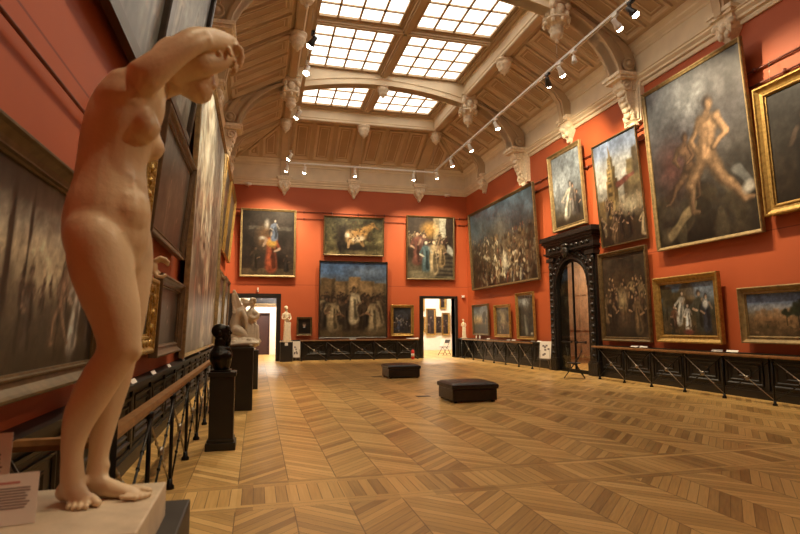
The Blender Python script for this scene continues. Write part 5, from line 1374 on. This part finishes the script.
# easel sign by the far right railing
def sheet(label, x, y, z, rz, w, h, legs=True, tilt=.12):
    t = thing('notice_board', label, 'sign', (x, y, z), rz)
    Mx = Matrix.Rotation(-tilt, 4, 'X')
    MB().box(-w / 2, w / 2, 0, .012, 0, h, Mx).build('sheet', M['white'], t)
    rng = random.Random(int(x * 100)); m = MB()
    for k in range(7):
        a, b_ = rng.uniform(-.38, .2) * w, rng.uniform(.1, .8) * h
        m.box(a, a + w * .18, -.003, 0, b_, b_ + h * .1, Mx)
    m.build('print', M['ink'], t)
    if legs:
        for s_ in (-1, 1): MB().tube([(s_ * w * .4, .0, h * .5), (s_ * w * .5, -.10 * 0 + .0, -z + .01)], .010, 6).build('leg', M['steel'], t)
        MB().tube([(0, .02, h * .6), (0, .34, -z + .01)], .010, 6).build('leg', M['steel'], t)
        MB().tube([(-w * .48, 0, -.02), (w * .48, 0, -.02)], .010, 6).build('ledge', M['steel'], t)
    return t
sheet('white notice board on a thin easel beside the far right railing', 10.10, 18.25, .42, R(-60), .46, .62)
sheet('white notice sheet propped against the end wall panelling beside the black pedestal', 1.80, 26.30, .20, 0, .34, .74, True, .06)
sheet('white notice board standing behind the glazed portal', XR + .75, 16.15, .55, R(-80), .42, 1.35, False, .0)
tag(MB().box(XR + .66, XR + .95, 15.95, 16.35, 0, .55).build('display_block', M['whitemetal']), 'white block under the notice board behind the glazed portal', 'block')

# fire extinguisher
fe = thing('fire_extinguisher', 'small red fire extinguisher on the floor left of the right doorway', 'extinguisher', (7.40, 26.28, 0))
MB().lathe([(.07, 0), (.08, .02), (.08, .36), (.06, .43), (.03, .46)], (0, 0, 0), 16).build('cylinder', M['redplastic'], fe)
MB().lathe([(.02, .45), (.02, .52)], (0, 0, 0), 10).box(-.01, .10, -.012, .012, .50, .53).build('valve', M['blackmetal'], fe)
MB().lathe([(.0815, .14), (.0815, .28)], (0, 0, 0), 16).build('label_band', M['white'], fe)
MB().tube([(.02, 0, .50), (.11, 0, .44), (.115, 0, .2)], .012, 6).build('hose', M['blackmetal'], fe)

# caption cards on the ledges
CAP = [('L', 4.9, 'below the dim woodland scene'), ('L', 6.85, 'below the low ornate gold frame, nearer one'), ('L', 8.1, 'below the low ornate gold frame, farther one'), ('L', 9.45, 'below the low brown framed picture'), ('L', 11.2, 'below the near edge of the enormous streaked canvas'), ('L', 14.2, 'below the middle of the enormous streaked canvas'),
       ('R', 13.80, 'below the dark golden crowd scene, left of a pair'), ('R', 13.42, 'below the dark golden crowd scene, right of a pair'), ('R', 10.85, 'below the bright gold framed picnic, left of a pair'), ('R', 10.42, 'below the bright gold framed picnic, right of a pair'),
       ('R', 24.2, 'below the small sunset landscape'), ('R', 22.05, 'below the small golden landscape, left of a pair'), ('R', 21.55, 'below the small golden landscape, right of a pair'), ('R', 19.85, 'below the rocky gorge picture, left of a pair'), ('R', 19.35, 'below the rocky gorge picture, right of a pair'),
       ('B', 7.42, 'on the end wall ledge by the right doorway, left of a pair'), ('B', 7.74, 'on the end wall ledge by the right doorway, right of a pair'), ('B', 4.55, 'below the large square crowd painting')]
for sd, a, lab in CAP:
    w = .16; hh = .055
    loc, rz = {'L': ((XL + .165, a, HW), PI / 2), 'R': ((XR - .165, a, HW), -PI / 2), 'B': ((a, YB - .165, HW), 0)}[sd]
    if sd == 'L': w = .13
    o = MB().box(-w, w, -.003, .003, 0, hh, Matrix.Rotation(R(-35), 4, 'X')).build('caption_card', M['white'])
    o.location = loc; o.rotation_euler = (0, 0, rz)
    tag(o, 'white caption card ' + lab, 'card')

# detectors
for x, y, z, lab in ((-.55, 26.72, 8.36, 'round white detector under the cornice above the left doorway'), (9.47, 26.72, 8.36, 'round white detector under the cornice above the right doorway')):
    t = thing('smoke_detector', lab, 'detector', (x, y, z))
    MB().lathe([(.16, .06), (.17, .02), (.15, -.02), (.08, -.05)][::-1], (0, 0, 0), 20).build('housing', M['whitemetal'], t)
    MB().box(-.02, .02, -.02, .40, .0, .04).build('arm', M['whitemetal'], t)
t = thing('motion_sensor', 'small white sensor on the wall right of the right doorway', 'sensor', (10.36, 27.08, 3.12))
MB().box(-.07, .07, -.10, 0, -.06, .06).build('housing', M['whitemetal'], t, bevel=.01); MB().ell((0, -.10, -.02), (.05, .03, .04)).build('eye', M['dimglass'], t)
t = thing('motion_sensor', 'small white sensor above the left doorway', 'sensor', (0.0, 27.08, 3.36))
MB().box(-.035, .035, -.08, 0, -.10, .10).build('housing', M['whitemetal'], t, bevel=.01); MB().ell((0, -.08, -.03), (.025, .02, .03)).build('eye', M['dimglass'], t)

# ------------------------------------------------------------------ track lighting
TZ = 9.0
tr = thing('lighting_track', 'white suspended lighting track round the ceiling', 'lighting track', (0, 0, TZ))
TX0, TX1, TY = 1.2, 8.1, 24.85
MB().box(TX1 - .045, TX1 - .02, .5, TY, -.03, .03).box(TX1 + .02, TX1 + .045, .5, TY, -.03, .03).box(TX1 - .045, TX1 + .045, .5, TY, .0, .012).build('right_track', M['whitemetal'], tr)
MB().box(TX0 - .045, TX0 - .02, .5, TY, -.03, .03).box(TX0 + .02, TX0 + .045, .5, TY, -.03, .03).box(TX0 - .045, TX0 + .045, .5, TY, .0, .012).build('left_track', M['ceil'], tr)
MB().box(TX0, TX1, TY - .045, TY - .02, -.03, .03).box(TX0, TX1, TY + .02, TY + .045, -.03, .03).box(TX0, TX1, TY - .045, TY + .045, .0, .012).build('end_track', M['whitemetal'], tr)
for x in (TX0, TX1):
    for y in MAIN: MB().tube([(x, y, 0), (x, y, .66)], .006, 5).build('suspension_wire', M['steel'], tr)
for x in (TX0, CX, TX1): MB().tube([(x, TY, 0), (x, TY, 1.5)], .006, 5).build('suspension_wire', M['steel'], tr)

def spot(label, x, y, target, lit=True, black=False, power=900, size=84, col=(1, .78, .48), ln=.30, rad=.095):
    t = thing('spotlight', label, 'spotlight', (x, y, TZ - .03))
    mm = M['blackmetal' if black else 'whitemetal']
    MB().box(-.045, .045, -.09, .09, -.06, 0).tube([(0, 0, -.05), (0, 0, -.20)], .014, 8).build('bracket', mm, t)
    pos = Vector((0, 0, -.24)); d = (Vector(target) - Vector((x, y, TZ - .27))).normalized()
    q = d.to_track_quat('Z', 'Y').to_matrix()
    MB().lathe([(rad * .45, -ln * .45), (rad * .62, -ln * .4), (rad * .66, -ln * .05), (rad * .95, ln * .25), (rad, ln * .5), (rad * .9, ln * .5), (rad * .55, ln * .2)], pos, 16, q).build('head', mm, t)
    hd = t.children[-1]
    MB().lathe([(rad * .86, ln * .40), (rad * .84, ln * .54), (rad * .55, ln * .66), (rad * .1, ln * .70)], pos, 16, q).build('lens', M['bulb' if lit else 'dimglass'], hd)
    if lit:
        l = bpy.data.lights.new('lamp', 'SPOT'); l.energy = power; l.spot_size = R(size); l.spot_blend = 1.0; l.color = col; l.shadow_soft_size = .07
        o = bpy.data.objects.new('lamp', l); COL.objects.link(o); o.parent = t
        o.location = pos + d * (ln * .80)
        o.rotation_euler = (-d).to_track_quat('Z', 'Y').to_euler()
    return t
P_ = 1000
spot('black spotlight nearest the viewer on the right track', 8.1, 10.2, (10.6, 8.2, 4.6), True, True, P_)
spot('white spotlight next to the nearest black one on the right track', 8.1, 10.75, (10.5, 11.0, 6.0), True, False, P_ * 1.25)
spot('small unlit ring shaped spotlight on the right track', 8.1, 12.55, (8.4, 12.3, 5), False, False, ln=.20, rad=.08)
spot('bright white spotlight in the middle of the right track, left of the small ring', 8.1, 13.25, (10.6, 13.9, 5.2), True, False, P_ * 1.1)
spot('black spotlight below a ceiling pendant in the middle of the right track', 8.1, 13.95, (10.5, 16.8, 6.4), True, True, P_ * 1.1)
spot('white spotlight halfway along the right track', 8.1, 17.6, (10.5, 16.9, 3.0), True, False, P_)
spot('white lit spotlight below the far ceiling pendant on the right track', 8.1, 20.1, (10.5, 21.0, 4.6), True, False, P_)
spot('second white spotlight from the far corner on the right track', 8.1, 22.3, (10.5, 23.6, 4.2), True, False, P_)
spot('white lit spotlight at the far corner of the right track', 8.1, 24.3, (9.2, 27.0, 5.0), True, False, P_ * .9)
spot('white spotlight nearest the right corner on the end track', 7.1, 24.85, (7.6, 27.0, 4.6), True, False, P_ * .75)
spot('white spotlight in the middle of the end track', 4.26, 24.85, (4.6, 27.0, 4.6), True, False, P_ * .9)
spot('white spotlight on the end track left of its middle', 1.95, 24.85, (1.4, 27.0, 4.4), True, False, P_ * .8)
spot('white lit spotlight at the left corner of the end track', 1.15, 24.75, (.2, 27.0, 5.2), True, False, P_ * .9)
spot('black spotlight by a ceiling pendant on the left track', 1.2, 13.3, (-1.4, 14.5, 4.5), True, True, P_)
spot('white spotlight just beyond the black one on the left track', 1.2, 14.9, (-.5, 12.0, 2.0), True, False, P_ * .8)
spot('white lit spotlight midway along the left track', 1.2, 18.2, (-1.4, 20.5, 4.5), True, False, P_)
spot('white lit spotlight nearest the left corner on the left track', 1.2, 23.0, (-1.4, 24.5, 5.0), True, False, P_ * .8)
# spotlights overhead, outside the photo, that light the near pictures and statue
for x, y, tg, lab in ((1.2, 9.2, (-1.4, 9.3, 3.4), 'left track spotlight above the brown framed picture'), (1.2, 4.4, (-1.4, 5.4, 4.0), 'left track spotlight above the grey green painting'), (1.2, 1.2, (-.4, 2.2, 2.2), 'left track spotlight above the foreground nude')):
    spot(lab, x, y, tg, True, False, P_ * .32)

spot('added fill spotlight, out of view on the right track, aimed at the foreground nude', 8.1, 1.6, (-.5, 2.2, 2.0), True, False, 650, 24)  # unseen fill lamp, added to brighten the chest and front of the nude

def point(name, loc, e, col=(1, .9, .74), r=.4):
    l = bpy.data.lights.new(name, 'POINT'); l.energy = e; l.color = col; l.shadow_soft_size = r
    o = bpy.data.objects.new(name, l); COL.objects.link(o); o.location = loc
point('lamp_left_room', (1.0, 30.4, 4.2), 650, (1, .95, .84))
point('lamp_right_room', (9.5, 31.5, 5.8), 1300, (1, .96, .86))
point('lamp_vestibule', (XR + 1.2, 20.0, 3.9), 420, (1, .8, .55), .2)

# ------------------------------------------------------------------ world, camera, view
w = bpy.data.worlds.new('world'); scene.world = w; w.use_nodes = True
w.node_tree.nodes['Background'].inputs[0].default_value = (.6, .7, .8, 1)
w.node_tree.nodes['Background'].inputs[1].default_value = 0.0

cam = bpy.data.cameras.new('camera'); co = bpy.data.objects.new('camera', cam); COL.objects.link(co)
F = 552.26
cam.sensor_width = 36.0; cam.lens = F / 800 * 36
yaw, pit, rol = .2524, .1071, -.0048
fw = Vector((math.sin(yaw) * math.cos(pit), math.cos(yaw) * math.cos(pit), math.sin(pit)))
rt = Vector((math.cos(yaw), -math.sin(yaw), 0)); up = rt.cross(fw)
rt2 = rt * math.cos(rol) + up * math.sin(rol); up2 = up * math.cos(rol) - rt * math.sin(rol)
Mc = Matrix((rt2, up2, -fw)).transposed().to_4x4(); Mc.translation = (0, 0, 1.6)
co.matrix_world = Mc
cam.clip_start = .05; cam.clip_end = 200
cam.dof.use_dof = True; cam.dof.focus_distance = 13.0; cam.dof.aperture_fstop = 3.2
scene.camera = co
scene.view_settings.view_transform = 'Standard'
scene.view_settings.look = 'None'
scene.view_settings.gamma = 1.0
scene.view_settings.use_curve_mapping = False
scene.view_settings.exposure = 0.50
GR = {'spotlight': 'spotlights on the suspended track', 'caption_card': 'white caption cards on the ledges', 'railing': 'iron railings along the walls', 'leather_ottoman': 'black leather ottomans', 'folding_chair': 'folding chairs', 'smoke_detector': 'white detectors under the cornice', 'motion_sensor': 'small white wall sensors', 'pedestal': 'dark pedestals for sculpture', 'information_card': 'printed cards by the nude', 'notice_board': 'white notice boards', 'white_bottle': 'white bottles on the ledge', 'floor_plate': 'dark floor plates'}
for o in list(scene.objects):
    if o.parent is None and 'label' in o and 'group' not in o:
        k = o.name.split('.')[0]
        if k == 'painting': o['group'] = 'paintings in the farther rooms' if o.location.y > YB else 'paintings on the ' + ('end wall' if o.location.y > YB - .5 else 'right wall' if o.location.x > 5 else 'left wall')
        elif k in GR: o['group'] = GR[k]
try:
    scene.cycles.use_denoising = True
    scene.cycles.max_bounces = 8
    scene.cycles.sample_clamp_indirect = 6
except Exception:
    pass
